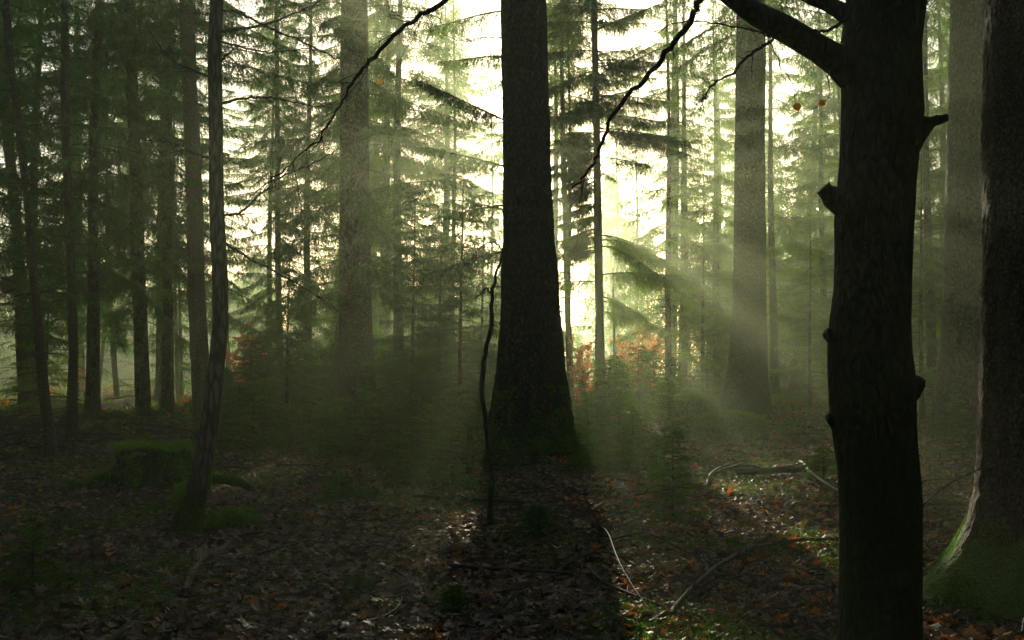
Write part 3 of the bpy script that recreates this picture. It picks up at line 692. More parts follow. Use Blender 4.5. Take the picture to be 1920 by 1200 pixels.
for y, sd_, l, ri, dr in SB:
    for q in range(2 if l > 100 else (4 if sd_ < 0 and 200 < y < 480 else 1)):
        p0 = at(1113 + 12 * y / 770, y, slim_Y) - slim_base
        az = (0 if sd_ > 0 else math.pi) + rg_.normal(0, 0.22) + (q + 1) // 2 * 0.42 * (-1) ** q
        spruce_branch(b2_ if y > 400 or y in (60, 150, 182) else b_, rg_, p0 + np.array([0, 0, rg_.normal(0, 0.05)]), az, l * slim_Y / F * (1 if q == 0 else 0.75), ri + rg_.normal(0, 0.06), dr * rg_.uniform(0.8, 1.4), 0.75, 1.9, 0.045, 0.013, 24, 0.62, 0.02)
for i in range(60):   # the rest of its crown: boughs reaching away and toward the viewer, and those above the frame
    z = rg_.uniform(8.4, 17); spruce_branch(b_, rg_, np.array([-0.1, 0, z]), rg_.random() * 6.28 if z > 10.5 else rg_.choice([1.57, -1.57]) + rg_.normal(0, 0.4), rg_.uniform(1.3, 2.6) * (1.25 - z / 25), 0.1, 0.4, 0.6, 1.2, 0.055, 0.018, 15, 0.6)
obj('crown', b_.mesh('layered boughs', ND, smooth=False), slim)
obj('lower_branches', b2_.mesh('lit boughs', NG, smooth=False), slim)['label'] = 'lower boughs of the slim spruce, coloured yellow green as if sunlit'

# near drooping spray at the far left
rg_ = np.random.default_rng(33); b_ = Buf()
lx, ly = ground_at(50, 772)
lt = [o for o in COL.objects if o.name == 'spruce_tree'][0]
for y, az, L in [(545, 3.1, 1.1), (560, -0.3, 1.7), (590, -0.6, 1.2), (600, 3.6, 1.5), (480, 0.3, 1.3), (520, -1.2, 1.6)]:
    spruce_branch(b_, rg_, at(44, y, ly) - np.array(lt.location), az, L, 0.1, 0.5, 0.5, 1.3, 0.045, 0.011, 18, 0.6)
obj('lower_branches', b_.mesh('low boughs', NN, smooth=False), lt)

# ------------------------------------------------------------------ wavy sapling before the centre tree
def add_sapling():
    gx, gy = ground_at(920, 985)
    root = empty('sapling', (gx, gy, th(gx, gy)), 'wavy bare sapling standing right before the massive centre trunk', 'sapling')
    base = np.array(root.location)
    P, _ = part_branch(root, base, [(985, 330), (962, 380), (948, 440), (941, 478), (926, 528), (921, 575), (922, 610), (910, 660), (905, 700), (905, 750), (911, 800), (918, 850), (922, 900), (919, 950), (918, 995)],
                (1, 2, 3, 4, 6, 7, 8, 8, 8, 9, 9, 9, 10, 11, 16), gy, YB, tw=0, seed=120, name='stem', n=60)
    part_branch(root, base, [(924, 560), (912, 540), (905, 548), (890, 560)], (5, 4, 3, 2), gy, YB, tw=4, L=0.15, seed=121, r=0.002)
    part_branch(root, base, [(944, 470), (925, 455), (900, 465), (880, 490), (860, 500)], (3, 3, 2, 2, 1), gy, YB, tw=8, L=0.25, seed=122, r=0.002)
    part_branch(root, base, [(912, 795), (925, 770), (940, 755)], (3, 2, 1), gy, M['pale_wood'], tw=3, L=0.12, seed=123, r=0.002)
add_sapling()

# ------------------------------------------------------------------ mossy stump
def lump(b, rg, cx, cy, rx, ry, h, seed, amp=0.12, mi=0, tint=0.5, sides=40, rings=16, z0=-0.1):
    a = np.arange(sides) * 2 * np.pi / sides; V = []
    for i in range(rings):
        f = i / (rings - 1); rad = math.cos(f * math.pi / 2) ** 0.7 if i < rings - 1 else 0.001
        z = z0 + (h - z0) * math.sin(f * math.pi / 2)
        for t in a:
            d = 1 + amp * mnoise.noise(Vector((math.cos(t) * 1.6, math.sin(t) * 1.6, f * 2 + seed))) * 2 + 0.3 * amp * mnoise.noise(Vector((math.cos(t) * 6, math.sin(t) * 6, f * 7 + seed)))
            V.append((cx + math.cos(t) * rx * rad * d, cy + math.sin(t) * ry * rad * d, z * (0.8 + 0.2 * d)))
    i = np.arange(rings - 1)[:, None] * sides; j = np.arange(sides)[None]; k = (j + 1) % sides
    b.add(V, np.stack([i + j, i + k, i + sides + k, i + sides + j], -1).reshape(-1, 4), mi, tint)
    return np.array(V)

def moss_on(b, rg, V, n, ln=0.03, w=0.006, mi=0, top=0.0, zmin=None):
    """moss fronds on the given surface points"""
    V = V[V[:, 2] > (zmin if zmin is not None else -9)]
    p = V[rg.integers(0, len(V), n)] + rg.normal(0, 0.03, (n, 3)) * np.array([1, 1, 0.5])
    D = rg.normal(0, 0.6, (n, 3)) + np.array([0, 0, 0.9])
    needles(b, rg, p, D, np.full(n, ln), np.zeros(n), 5, ln * 0.8, w, mi, None, tint=0.3 + 0.3 * rg.random(n) + 0.3 * rg.random(), spread=0.9)

def add_stump():
    gx, gy = ground_at(288, 912); g = th(gx, gy); rg = np.random.default_rng(4)
    root = empty('tree_stump', (gx, gy, g), 'flat topped old tree stump covered in green moss', 'tree stump')
    b = Buf(); S = 60; a = np.arange(S) * 2 * np.pi / S; V = []
    R0 = 0.42; H = 0.50
    prof = [(-0.15, 1.5), (0.0, 1.32), (0.08, 1.16), (0.18, 1.06), (0.3, 1.02), (0.40, 1.03), (H - 0.015, 1.02), (H, 0.95), (H - 0.01, 0.7), (H - 0.03, 0.35), (H - 0.03, 0.01)]
    for z, r in prof:
        for t in a:
            lobe = 0.16 * math.cos(5 * t + 0.8) + 0.08 * math.cos(9 * t)
            k = max(0, 1 - z / 0.35)
            nz = mnoise.noise(Vector((math.cos(t) * 4, math.sin(t) * 4, z * 5)))
            rr = R0 * r * (1 + lobe * (0.3 + k) + 0.10 * nz)
            V.append((math.cos(t) * rr, math.sin(t) * rr * 0.9, z + (0.05 * nz + 0.03 * math.sin(3 * t) + 0.05 * mnoise.noise(Vector((math.cos(t) * 9, math.sin(t) * 9, 1))) if z > 0.35 else 0)))
    n = len(prof); i = np.arange(n - 1)[:, None] * S; j = np.arange(S)[None]; k = (j + 1) % S
    b.add(V, np.stack([i + j, i + k, i + S + k, i + S + j], -1).reshape(-1, 4))
    obj('stump', b.mesh('stump', [M['stump_wood']]), root)
    V = np.array(V)
    for pts, w in [([(-0.35, -0.2, .16), (-0.6, -0.4, .08), (-0.85, -0.6, .02), (-1.1, -0.8, -.06)], (.11, .08, .05, .03)),
                   ([(0.3, -0.3, .2), (0.55, -0.45, .1), (0.7, -0.75, -.04)], (.13, .1, .05)), ([(0.35, 0.0, .18), (0.7, -0.05, .12), (1.1, -0.1, .06), (1.35, -0.2, -.03)], (.11, .08, .05, .03))]:
        rb = Buf(); P = smooth_line(pts, 16); W = np.interp(np.linspace(0, 1, 16), np.linspace(0, 1, len(w)), w)
        tube(rb, P, W, 12, wob=0.1, seed=5); rv = rb.v[0].copy()
        o = obj('root', rb.mesh('root', [M['stump_wood']]), root)
        mb = Buf(); moss_on(mb, rg, rv[rv[:, 2] > 0.04], 600, 0.025, 0.006); obj('moss', mb.mesh('moss', [M['moss']], smooth=False), o)
    mb = Buf(); moss_on(mb, rg, V[V[:, 2] > H - 0.08], 9000, 0.028, 0.006)
    sel = V[(V[:, 2] > 0.02) & (V[:, 0] > -0.3)]
    # moss hanging down the sides in tongues
    fine = []
    for _ in range(9000):
        t = rg.random() * 6.283; z = rg.random() * 0.42
        if mnoise.noise(Vector((math.cos(t) * 2.6, math.sin(t) * 2.6, z * 1.2 + 3))) + 0.5 * z > 0.10:
            i_ = int(t / 6.283 * S) % S; k_ = min(range(7), key=lambda q: abs(prof[q][0] - z)); p = V[k_ * S + i_].copy(); p[2] = z; fine.append(p)
    moss_on(mb, rg, np.array(fine), len(fine), 0.026, 0.006)
    obj('moss', mb.mesh('moss', [M['bright_moss']], smooth=False), root)
M['bright_moss'] = leafy_mat('bright stump moss', [(0.0, (0.06, 0.13, 0.008)), (0.6, (0.12, 0.25, 0.012)), (1.0, (0.2, 0.34, 0.02))], trans=0.4)
M['stump_wood'] = bark_mat('mossy stump wood', (0.04, 0.03, 0.02), (0.13, 0.095, 0.06), scale=(9, 9, 3), bump=1.0, dist=0.03, moss=(0.05, 0.10, 0.012), moss_top=2.5)
add_stump()
for fn in DELAYED: fn()
def base_moss(tree, base, prof, Y, n, h, seed, ln=0.03, x0=-1.0):
    rg = np.random.default_rng(seed); z = h * rg.random(n) ** 1.6; a = rg.uniform(0.72 * math.pi, 2 * math.pi, n)
    r = np.interp(z, prof[0], prof[2]) + 0.005; p = np.stack([np.interp(z, prof[0], prof[1]) + np.cos(a) * r, np.sin(a) * r, z], 1)
    keep = np.array([mnoise.noise(Vector((q[0] * 5 + seed, q[1] * 5, q[2] * 3))) + 0.35 * (1 - q[2] / h) > 0.12 for q in p]); p = p[keep]
    D = np.stack([np.cos(a[keep]), np.sin(a[keep]), np.full(len(p), 0.2)], 1) + rg.normal(0, 0.4, (len(p), 3))
    mb = Buf(); needles(mb, rg, p, D, np.full(len(p), ln * 0.7), np.full(len(p), 0.3), 5, ln * 0.7, ln * 0.22, 0, None, tint=0.2 + 0.5 * rg.random(len(p)), spread=0.9)
    obj('moss', mb.mesh('moss', [M['moss']], smooth=False), tree)
base_moss(big, big_base, big_prof, big_Y, 9000, 1.1, 1, 0.04)
base_moss(yb, yb_base, yb_prof, yb_Y, 5000, 0.7, 2, 0.02)
base_moss(flaky, flaky_base, flaky_prof, flaky_Y, 14000, 0.55, 3, 0.016)

def boulder(px, py, w, h, label, seed, depth=None, mossn=5000):
    gx, gy = ground_at(px, py); s = gy / F; rg = np.random.default_rng(seed)
    root = empty('mossy_boulder', (gx, gy + 0.3, th(gx, gy + 0.3)), label, 'boulder', 'moss covered boulders')
    b = Buf(); V = lump(b, rg, 0, 0, w * s / 2, (depth or w * s / 2), h * s, seed)
    obj('stone', b.mesh('stone', [M['stump_wood']]), root)
    mb = Buf(); moss_on(mb, rg, V, mossn, 0.05, 0.014, zmin=0.02); obj('moss', mb.mesh('moss', [M['moss']], smooth=False), root)
boulder(1372, 826, 150, 46, 'long low boulder under bright green moss, right of the young spruces', 3, 0.6)
boulder(1312, 790, 90, 44, 'rounder dark mossy boulder just behind the long low mossy one', 4, 0.5)
boulder(108, 716, 52, 12, 'narrow bright mossy hump lying far back between two thin dark trunks', 5, 0.6, 2500)
boulder(312, 722, 44, 20, 'small distant mossy hump left of the reddish brown trunk', 6, 0.6, 2000)
boulder(335, 945, 50, 24, 'small moss cushion at the foot of the curved young beech', 7, 0.25, 2500)
boulder(420, 1000, 90, 20, 'low wide moss cushion right of the young beech foot', 8, 0.3, 3500)

# ------------------------------------------------------------------ fallen logs and sticks
sticks = []
def stick(px0, py0, px1, py1, w, label=None, m='dead_wood', arch=0.0, tw=4, seed=0, sag=0.0, name='fallen_branch', cat='branch', L=0.3, lift=None, group='fallen branches on the leaf litter', via=None):
    x0, y0 = ground_at(px0, py0); x1, y1 = ground_at(px1, py1)
    ym = (y0 + y1) / 2; r = w / 2 * ym / F; rg = np.random.default_rng(seed)
    n = 18; s = np.linspace(0, 1, n)
    X = x0 + (x1 - x0) * s; Y = y0 + (y1 - y0) * s
    ln = math.hypot(x1 - x0, y1 - y0); nx, ny = -(y1 - y0) / (ln + 1e-6), (x1 - x0) / (ln + 1e-6)
    bow = rg.normal(0, 0.05) * ln * np.sin(np.pi * s) + 0.02 * ln * np.sin(5 * s + seed)
    X = X + nx * bow; Y = Y + ny * bow
    Z = np.array([th(a, c) for a, c in zip(X, Y)]); Z = np.maximum(Z, np.linspace(Z[0], Z[-1], n)) + r * 0.8 + 0.02 + arch * np.sin(np.pi * s)
    if lift: Z += np.linspace(lift[0], lift[1], n)
    base = np.array([(x0 + x1) / 2, ym, th((x0 + x1) / 2, ym)])
    P = np.stack([X, Y, Z], 1) - base
    b = Buf(); tube(b, P, r * np.linspace(1, 0.55, n) if w < 12 else r * np.linspace(1, 0.85, n), 9, wob=0.06, seed=seed)
    if tw: twiggy(b, rg, P, tw, L, max(0.0025, r * 0.35), down=-0.1)
    o = obj(name, b.mesh(name, [M[m]]), None, tuple(base)); tag(o, label, cat, group)
    if not label: sticks.append(((px0 + px1) / 2, o))
    return o
stick(1378, 894, 1550, 888, 13, 'grey fallen log lying level behind the dark curved branch', 'log_wood', tw=3, seed=1, L=0.5, name='fallen_log', cat='log', group=None)
stick(1490, 872, 1580, 942, 8, 'dark curved fallen branch whose thick end reaches the foreground beech', 'log_wood', arch=0.06, tw=2, seed=2, group=None)
stick(1330, 930, 1412, 886, 5, 'short forked stick propped against the grey fallen log', 'dead_wood', tw=4, seed=3, group=None, lift=(0, .15))
stick(775, 934, 985, 950, 8, 'brown straight stick lying in front of the massive centre trunk', 'log_wood', tw=1, seed=4, group=None)
stick(835, 1066, 1145, 1088, 9, 'long brown branch lying level in the middle of the leaf litter', 'log_wood', tw=2, seed=5, group=None)
stick(1250, 1168, 1590, 1016, 10, 'long thick branch slanting up to the foot of the foreground beech', 'log_wood', tw=3, seed=6, group=None, arch=0.05)
stick(1092, 984, 1236, 1160, 4, 'pale arched branch curving down through the sunlit litter', 'pale_wood', arch=0.12, tw=4, seed=7, group=None)
stick(1100, 1075, 1250, 1152, 8, 'dark branch crossing under the pale arched branch', 'dead_wood', arch=0.04, tw=4, seed=8, group=None)
stick(1225, 1180, 1330, 1040, 8, 'grey stick leaning across the tangle of branches left of the foreground beech', 'pale_wood', tw=3, seed=9, group=None)
stick(1480, 1062, 1572, 1040, 6, 'pale shining stick just left of the foreground beech foot', 'pale_wood', tw=2, seed=10, group=None)
stick(1375, 1090, 1560, 1086, 5, 'thin straight stick lying level below the shining stick', 'dead_wood', tw=2, seed=11, group=None)
stick(340, 1120, 420, 1030, 13, 'thick reddish rotten branch piece in front of the young beech', 'brown_bark', tw=0, seed=12, group=None)
stick(235, 1060, 340, 1064, 4, 'thin pale straight twig on the dark litter in front of the stump', 'pale_wood', tw=0, seed=13, group=None)
stick(410, 1075, 640, 1000, 6, 'slanting dark branch on the litter right of the reddish branch piece', 'dead_wood', tw=5, seed=14, group=None)
stick(640, 1195, 760, 1130, 7, 'short dark branch at the bottom edge under the green seedlings', 'dead_wood', tw=2, seed=15, group=None)
rs = random.Random(21)
for k in range(64):
    if k < 22: px, py = rs.uniform(-10, 330), rs.uniform(752, 850)
    elif k < 34: px, py = rs.uniform(420, 900), rs.uniform(790, 1150)
    elif k < 54: px, py = rs.uniform(1100, 1560), rs.uniform(830, 1190)
    else: px, py = rs.uniform(1720, 1850), rs.uniform(800, 1000)
    l = rs.uniform(60, 190) * (0.7 if py < 900 else 1.0); an = rs.gauss(0, 0.28)
    q = [px - l / 2, py - l / 2 * math.sin(an) * 0.5, px + l / 2, py + l / 2 * math.sin(an) * 0.5]
    q[1] = max(745, min(1196, q[1])); q[3] = max(745, min(1196, q[3]))
    stick(*q, rs.uniform(2.5, 6), None, rs.choice(['dead_wood', 'dead_wood', 'pale_wood', 'log_wood']), arch=rs.uniform(0, 0.12), tw=rs.randint(3, 8), seed=200 + k, L=0.35)

# tangles of thin dry stems
def tangle(px, py, label, seed, n=16, L=0.6, m='pale_wood', spread=0.3, r=0.0022, up=0.8, group='tangles of dry bramble stems'):
    gx, gy = ground_at(px, py) if py < 1196 else (at(px, py, 5.0)[0], 5.0)
    base = np.array([gx, gy, th(gx, gy)]); rg = np.random.default_rng(seed); b = Buf()
    for i in range(n):
        az = rg.random() * 6.283; l = L * rg.uniform(0.4, 1.2); s = np.linspace(0, 1, 14)
        h = np.array([math.cos(az), math.sin(az) * 0.6, 0]); c = np.array([*rg.normal(0, spread * 0.5, 2), -0.03])
        P = c + h * (l * s)[:, None] * rg.uniform(0.5, 1.0); P[:, 2] += up * l * (1.6 * s - 1.3 * s ** 2) * rg.uniform(0.5, 1.0)
        P += np.cumsum(rg.normal(0, 0.012 * l, (14, 3)), 0)
        tube(b, P, r * (1.1 - 0.8 * s), 4, cap=False)
        twiggy(b, rg, P, 3, l * 0.35, r * 0.6, 3, depth=1, down=0)
    o = obj('bramble', b.mesh('bramble', [M[m]]), None, tuple(base)); tag(o, label, 'bramble', group); return o
tangle(1640, 1205, 'pale thin tangled stems against the foot of the foreground beech', 1, 20, 0.42, spread=0.25)
tangle(1690, 1205, 'dry arching stems at the right side of the foreground beech foot', 2, 10, 0.40)
tangle(1800, 1060, 'few pale curved stems over the root flare of the flaky barked tree', 3, 8, 0.6, up=1.0)
tangle(1880, 1130, 'sparse dry stems before the dark base of the flaky barked tree', 4, 7, 0.5)
tangle(1220, 1120, 'dark stem tangle in the sunlit litter around the pale arched branch', 5, 22, 0.45, 'dead_wood')
tangle(1400, 1060, 'dark stem tangle midway between the arched branch and the foreground beech', 6, 24, 0.45, 'dead_wood')
tangle(1500, 1130, 'dark stem tangle nearest the foreground beech at the bottom of the litter', 7, 22, 0.4, 'dead_wood')
tangle(1330, 980, 'brownish stem tangle below the bright young spruce', 8, 20, 0.5, 'dead_wood')
tangle(1180, 960, 'thin stem tangle at the sunlit edge of the centre trunk shadow', 9, 22, 0.45, 'dead_wood')
tangle(1740, 960, 'thin dark stems in the gap right of the foreground beech', 10, 18, 0.6, 'dead_wood')
tangle(560, 900, 'dry curled stems catching light in the middle of the shaded floor', 11, 14, 0.45, 'pale_wood', up=0.5)
tangle(60, 800, 'dark brush heap on the bank under the leftmost thin spruces', 12, 60, 1.2, 'dead_wood', spread=1.4, r=0.006, up=0.5)
tangle(200, 790, 'dark brush heap on the bank under the straight dark spruces', 13, 60, 1.2, 'dead_wood', spread=1.4, r=0.006, up=0.5)
def arch_twig():
    b = Buf(); P = px_tube(b, [(1715, 962), (1755, 925), (1800, 896), (1852, 876), (1890, 880), (1925, 902), (1945, 930)], (3, 3, 2.6, 2.2, 2, 1.6, 1.2), 5.6, n=30, seed=3)
    twiggy(b, np.random.default_rng(2), P, 7, 0.14, 0.0018)
    c = P[0].copy(); c[2] = th(c[0], c[1])
    Q = np.array([P[0] + (c - P[0]) * s + np.array([0.02 * math.sin(3 * s), 0, 0]) for s in np.linspace(0, 1.05, 8)]); tube(b, Q, np.full(8, 0.005), 6)
    me = b.mesh('arching_stem', [M['pale_wood']]); me.transform(__import__('mathutils').Matrix.Translation(-Vector(tuple(c))))
    tag(obj('arching_stem', me, None, tuple(c)), 'single pale stem arching in front of the flaky barked trunk', 'bramble stem')
arch_twig()

# ------------------------------------------------------------------ young spruces
def seedling_mesh(seed, h, L0, nb, per=22, needle=0.02, nw=0.0045, mats=None):
    rg = np.random.default_rng(seed); b = Buf()
    for i in range(nb):
        q = (i + rg.random()) / nb; z = h * (0.04 + 0.94 * q)
        spruce_branch(b, rg, np.array([0, 0, z]), i * 2.399 + rg.normal(0, .4), (L0 * (1 - q) ** 0.8 + 0.05) * rg.uniform(0.6, 1.15), 0.35, 0.3, 0.15, 1.6, needle, nw, per, 0.30, 0.006, tipup=0.2, bare=0.05)
    tube(b, [(0, 0, -0.05), (0.01, 0, h * 0.5), (0, 0, h * 1.04)], [0.011, 0.008, 0.003], 5, 1)
    return b.mesh('young spruce', mats or [M['needles'], M['dead_wood']], smooth=False)
SEED = [seedling_mesh(1, 1.0, 0.42, 40, mats=NN), seedling_mesh(2, 1.0, 0.55, 34, mats=NN), seedling_mesh(3, 0.6, 0.5, 30, mats=[M['fresh_needles'], M['dead_wood']]), seedling_mesh(4, 0.35, 0.45, 26, mats=NN), seedling_mesh(5, 1.0, 0.42, 42, mats=[M['fresh_needles'], M['dead_wood']])]
YS = []
def seedling(px, py, hpx, k, label=None, s=None, H=(1.0, 1.0, 0.6, 0.35, 1.0)):
    gx, gy = ground_at(px, py); sc = hpx * gy / F / H[k]
    o = obj('young_spruce', SEED[k], None, (gx, gy, th(gx, gy))); o.scale = (sc, sc, sc); o.rotation_euler.z = (px * 7.7 + py) % 6.28
    tag(o, label, 'young spruce', 'young spruces growing on the forest floor')
    if not label: YS.append((px, o))
seedling(1262, 985, 185, 4, 'bright lit young spruce standing alone in front of the mossy boulders')
seedling(1545, 905, 70, 2, 'small fresh green spruce touching the left side of the foreground beech')
seedling(1476, 815, 34, 2, 'tiny glowing green spruce behind the grey fallen log')
seedling(1226, 765, 110, 0, 'thin young spruce left of the close pair of stems')
seedling(1170, 775, 95, 0, 'slim young spruce just right of the slim spruce trunk')
seedling(640, 942, 55, 3, 'low dense spruce seedling left of centre on the open litter')
seedling(848, 918, 52, 3, 'low spread spruce seedling left of the wavy sapling')
seedling(760, 905, 48, 3, 'low spruce seedling midway before the dark green thicket')
seedling(1010, 1010, 60, 3, 'dark low spruce seedling in the shadow of the centre trunk')
seedling(60, 1110, 120, 2, 'large dark low seedling at the lower left corner')
seedling(300, 965, 30, 3, 'tiny seedling between the stump and the young beech foot')
seedling(850, 1150, 50, 3, 'low seedling at the bottom of the litter below the long brown branch')
seedling(670, 1120, 40, 3, 'low faint seedling at the bottom left of centre')
rs = random.Random(8)
for k in range(130):
    if k >= 86: px, py = (rs.uniform(400, 915), rs.uniform(750, 860)) if k < 112 else (rs.uniform(1085, 1420), rs.uniform(760, 920))
    elif k < 46: px, py = rs.uniform(430, 915), rs.uniform(738, 850)
    elif k < 56: px, py = rs.uniform(560, 900), rs.uniform(845, 890)
    elif k < 78: px, py = rs.uniform(1085, 1345), rs.uniform(745, 900)
    else: px, py = rs.uniform(1440, 1850), rs.uniform(745, 850)
    if 1275 < px < 1450 and py > 775: continue
    seedling(px, py, rs.uniform(45, 110) * (1.2 if py < 800 else 0.9), rs.choice([0, 1, 1, 2, 3] if px < 1000 else [0, 1, 2, 4]))

# ------------------------------------------------------------------ leafy shrubs
def leaves(b, rg, P, size, tint, mi=0, flat=0.6):
    """oval leaves (two folded halves, four faces) at the points P"""
    n = len(P); u = np.array([0, 0.35, 0.7, 1.0]); w = np.array([0.02, 0.42, 0.34, 0.0])
    d = rg.normal(0, 1, (n, 3)); d[:, 2] *= flat; d[:, 2] -= 0.25; d = unit(d)
    sd_ = unit(np.cross(d, rg.normal(0, 1, (n, 3)))); nr = np.cross(d, sd_)
    sz = size * (0.7 + 0.6 * rg.random(n))[:, None]
    V = []
    for k in range(4):
        c = P + d * sz * u[k] + nr * sz * 0.15 * u[k] ** 2
        V += [c - sd_ * sz * w[k] + nr * sz * w[k] * 0.4, c, c + sd_ * sz * w[k] + nr * sz * w[k] * 0.4]
    V = np.stack(V, 1).reshape(-1, 3); o = np.arange(n)[:, None] * 12
    f = np.concatenate([o + np.array([[3 * k + j, 3 * k + j + 1, 3 * k + 4 + j, 3 * k + 3 + j]]) for k in range(3) for j in range(2)])
    b.add(V, f, mi, np.repeat(np.clip(tint, 0, 1), 12))

def shrub(px, py, wpx, hpx, label, seed, nst=9, nl=900, mat_='orange_leaves', size=0.055, group='orange leaved beech shrubs', low=0.15):
    gx, gy = ground_at(px, py); s = gy / F; W, H = wpx * s, hpx * s; rg = np.random.default_rng(seed)
    root = empty('beech_shrub', (gx, gy, th(gx, gy)), label, 'shrub', group); b = Buf(); tips = []
    for i in range(nst):
        az = rg.random() * 6.283; e = np.array([math.cos(az) * W / 2 * rg.random() ** 0.6, math.sin(az) * W / 2, H * rg.uniform(0.6, 1.0)])
        t = np.linspace(0, 1, 10); P = np.array([0, 0, -0.03]) + e * np.stack([t ** 1.4, t ** 1.4, t], 1) + np.cumsum(rg.normal(0, 0.012 * H, (10, 3)), 0)
        tube(b, P, 0.011 * (1.1 - t), 4, cap=False)
        for k in range(9):
            q = rg.uniform(low, 1); c = P[int(q * 9)]; dr = unit(rg.normal(0, 1, 3) * [1, 1, 0.35] + e * 0.4); l = rg.uniform(0.15, 0.4) * W * 0.6
            t2 = np.linspace(0, 1, 5); Q = c + dr * (l * t2)[:, None] + np.cumsum(rg.normal(0, 0.02 * l, (5, 3)), 0)
            tube(b, Q, 0.004 * (1.1 - t2), 3, cap=False); tips.append(Q)
    obj('stems', b.mesh('stems', [M['dead_wood']]), root)
    T = np.concatenate(tips); p = T[rg.integers(0, len(T), nl)] + rg.normal(0, 0.03, (nl, 3))
    lb = Buf(); leaves(lb, rg, p, size, rg.random(nl)); obj('foliage', lb.mesh('foliage', [M[mat_]], smooth=False), root)
shrub(464, 748, 105, 150, 'glowing orange leaved shrub right of the curved young beech', 1, 12, 4200, size=0.085)
shrub(543, 742, 44, 95, 'faint pinkish leaved shrub behind the slim grey spruce', 2, 8, 900, size=0.07)
shrub(1090, 762, 80, 135, 'thin orange leaved shrub just right of the massive centre trunk', 3, 12, 2400, size=0.075)
shrub(1204, 756, 110, 150, 'wide spreading orange leaved shrub right of the slim spruce', 4, 16, 3600, size=0.078, low=0.35)
shrub(880, 745, 60, 90, 'dim rust coloured shrub in the shade left of the massive centre trunk', 5, 9, 800, size=0.06)
shrub(158, 745, 60, 70, 'low rusty shrub between the slim dark spruce and the leaning pole', 6, 8, 900, size=0.06)
shrub(1130, 1010, 60, 55, 'low rusty leaved plant on the sunlit edge of the centre trunk shadow', 7, 7, 110, 'brown_leaves', size=0.035)

def leafy_sapling():
    gx, gy = ground_at(490, 782); root = empty('leafy_sapling', (gx, gy, th(gx, gy)), 'thin young sapling with a few dark withered leaves, right of the curved beech', 'sapling')
    base = np.array(root.location); rg = np.random.default_rng(3); tips = []
    for k, (pts, w) in enumerate([([(540, 640), (532, 655), (520, 665), (505, 690), (494, 720), (491, 750), (489, 784)], (1, 2, 2, 3, 3.6, 4, 5)), ([(498, 708), (485, 690), (478, 670)], (2, 1.6, 1)),
                                  ([(494, 722), (515, 700), (530, 676), (540, 660)], (2, 2, 1.4, 1)), ([(492, 745), (476, 730), (470, 712)], (2, 1.4, 1)), ([(506, 688), (498, 668), (493, 655)], (2, 1.6, 1))]):
        P, _ = part_branch(root, base, pts, w, gy, M['dead_wood'], tw=5, L=0.18, seed=140 + k, name='stem' if k == 0 else 'branch', r=0.003); tips.append(P[:18])
    T = np.concatenate(tips); n = 34; lb = Buf(); leaves(lb, rg, T[rg.integers(0, len(T), n)] + rg.normal(0, 0.03, (n, 3)), 0.085, rg.random(n))
    obj('foliage', lb.mesh('foliage', [M['brown_leaves']], smooth=False), root)
leafy_sapling()

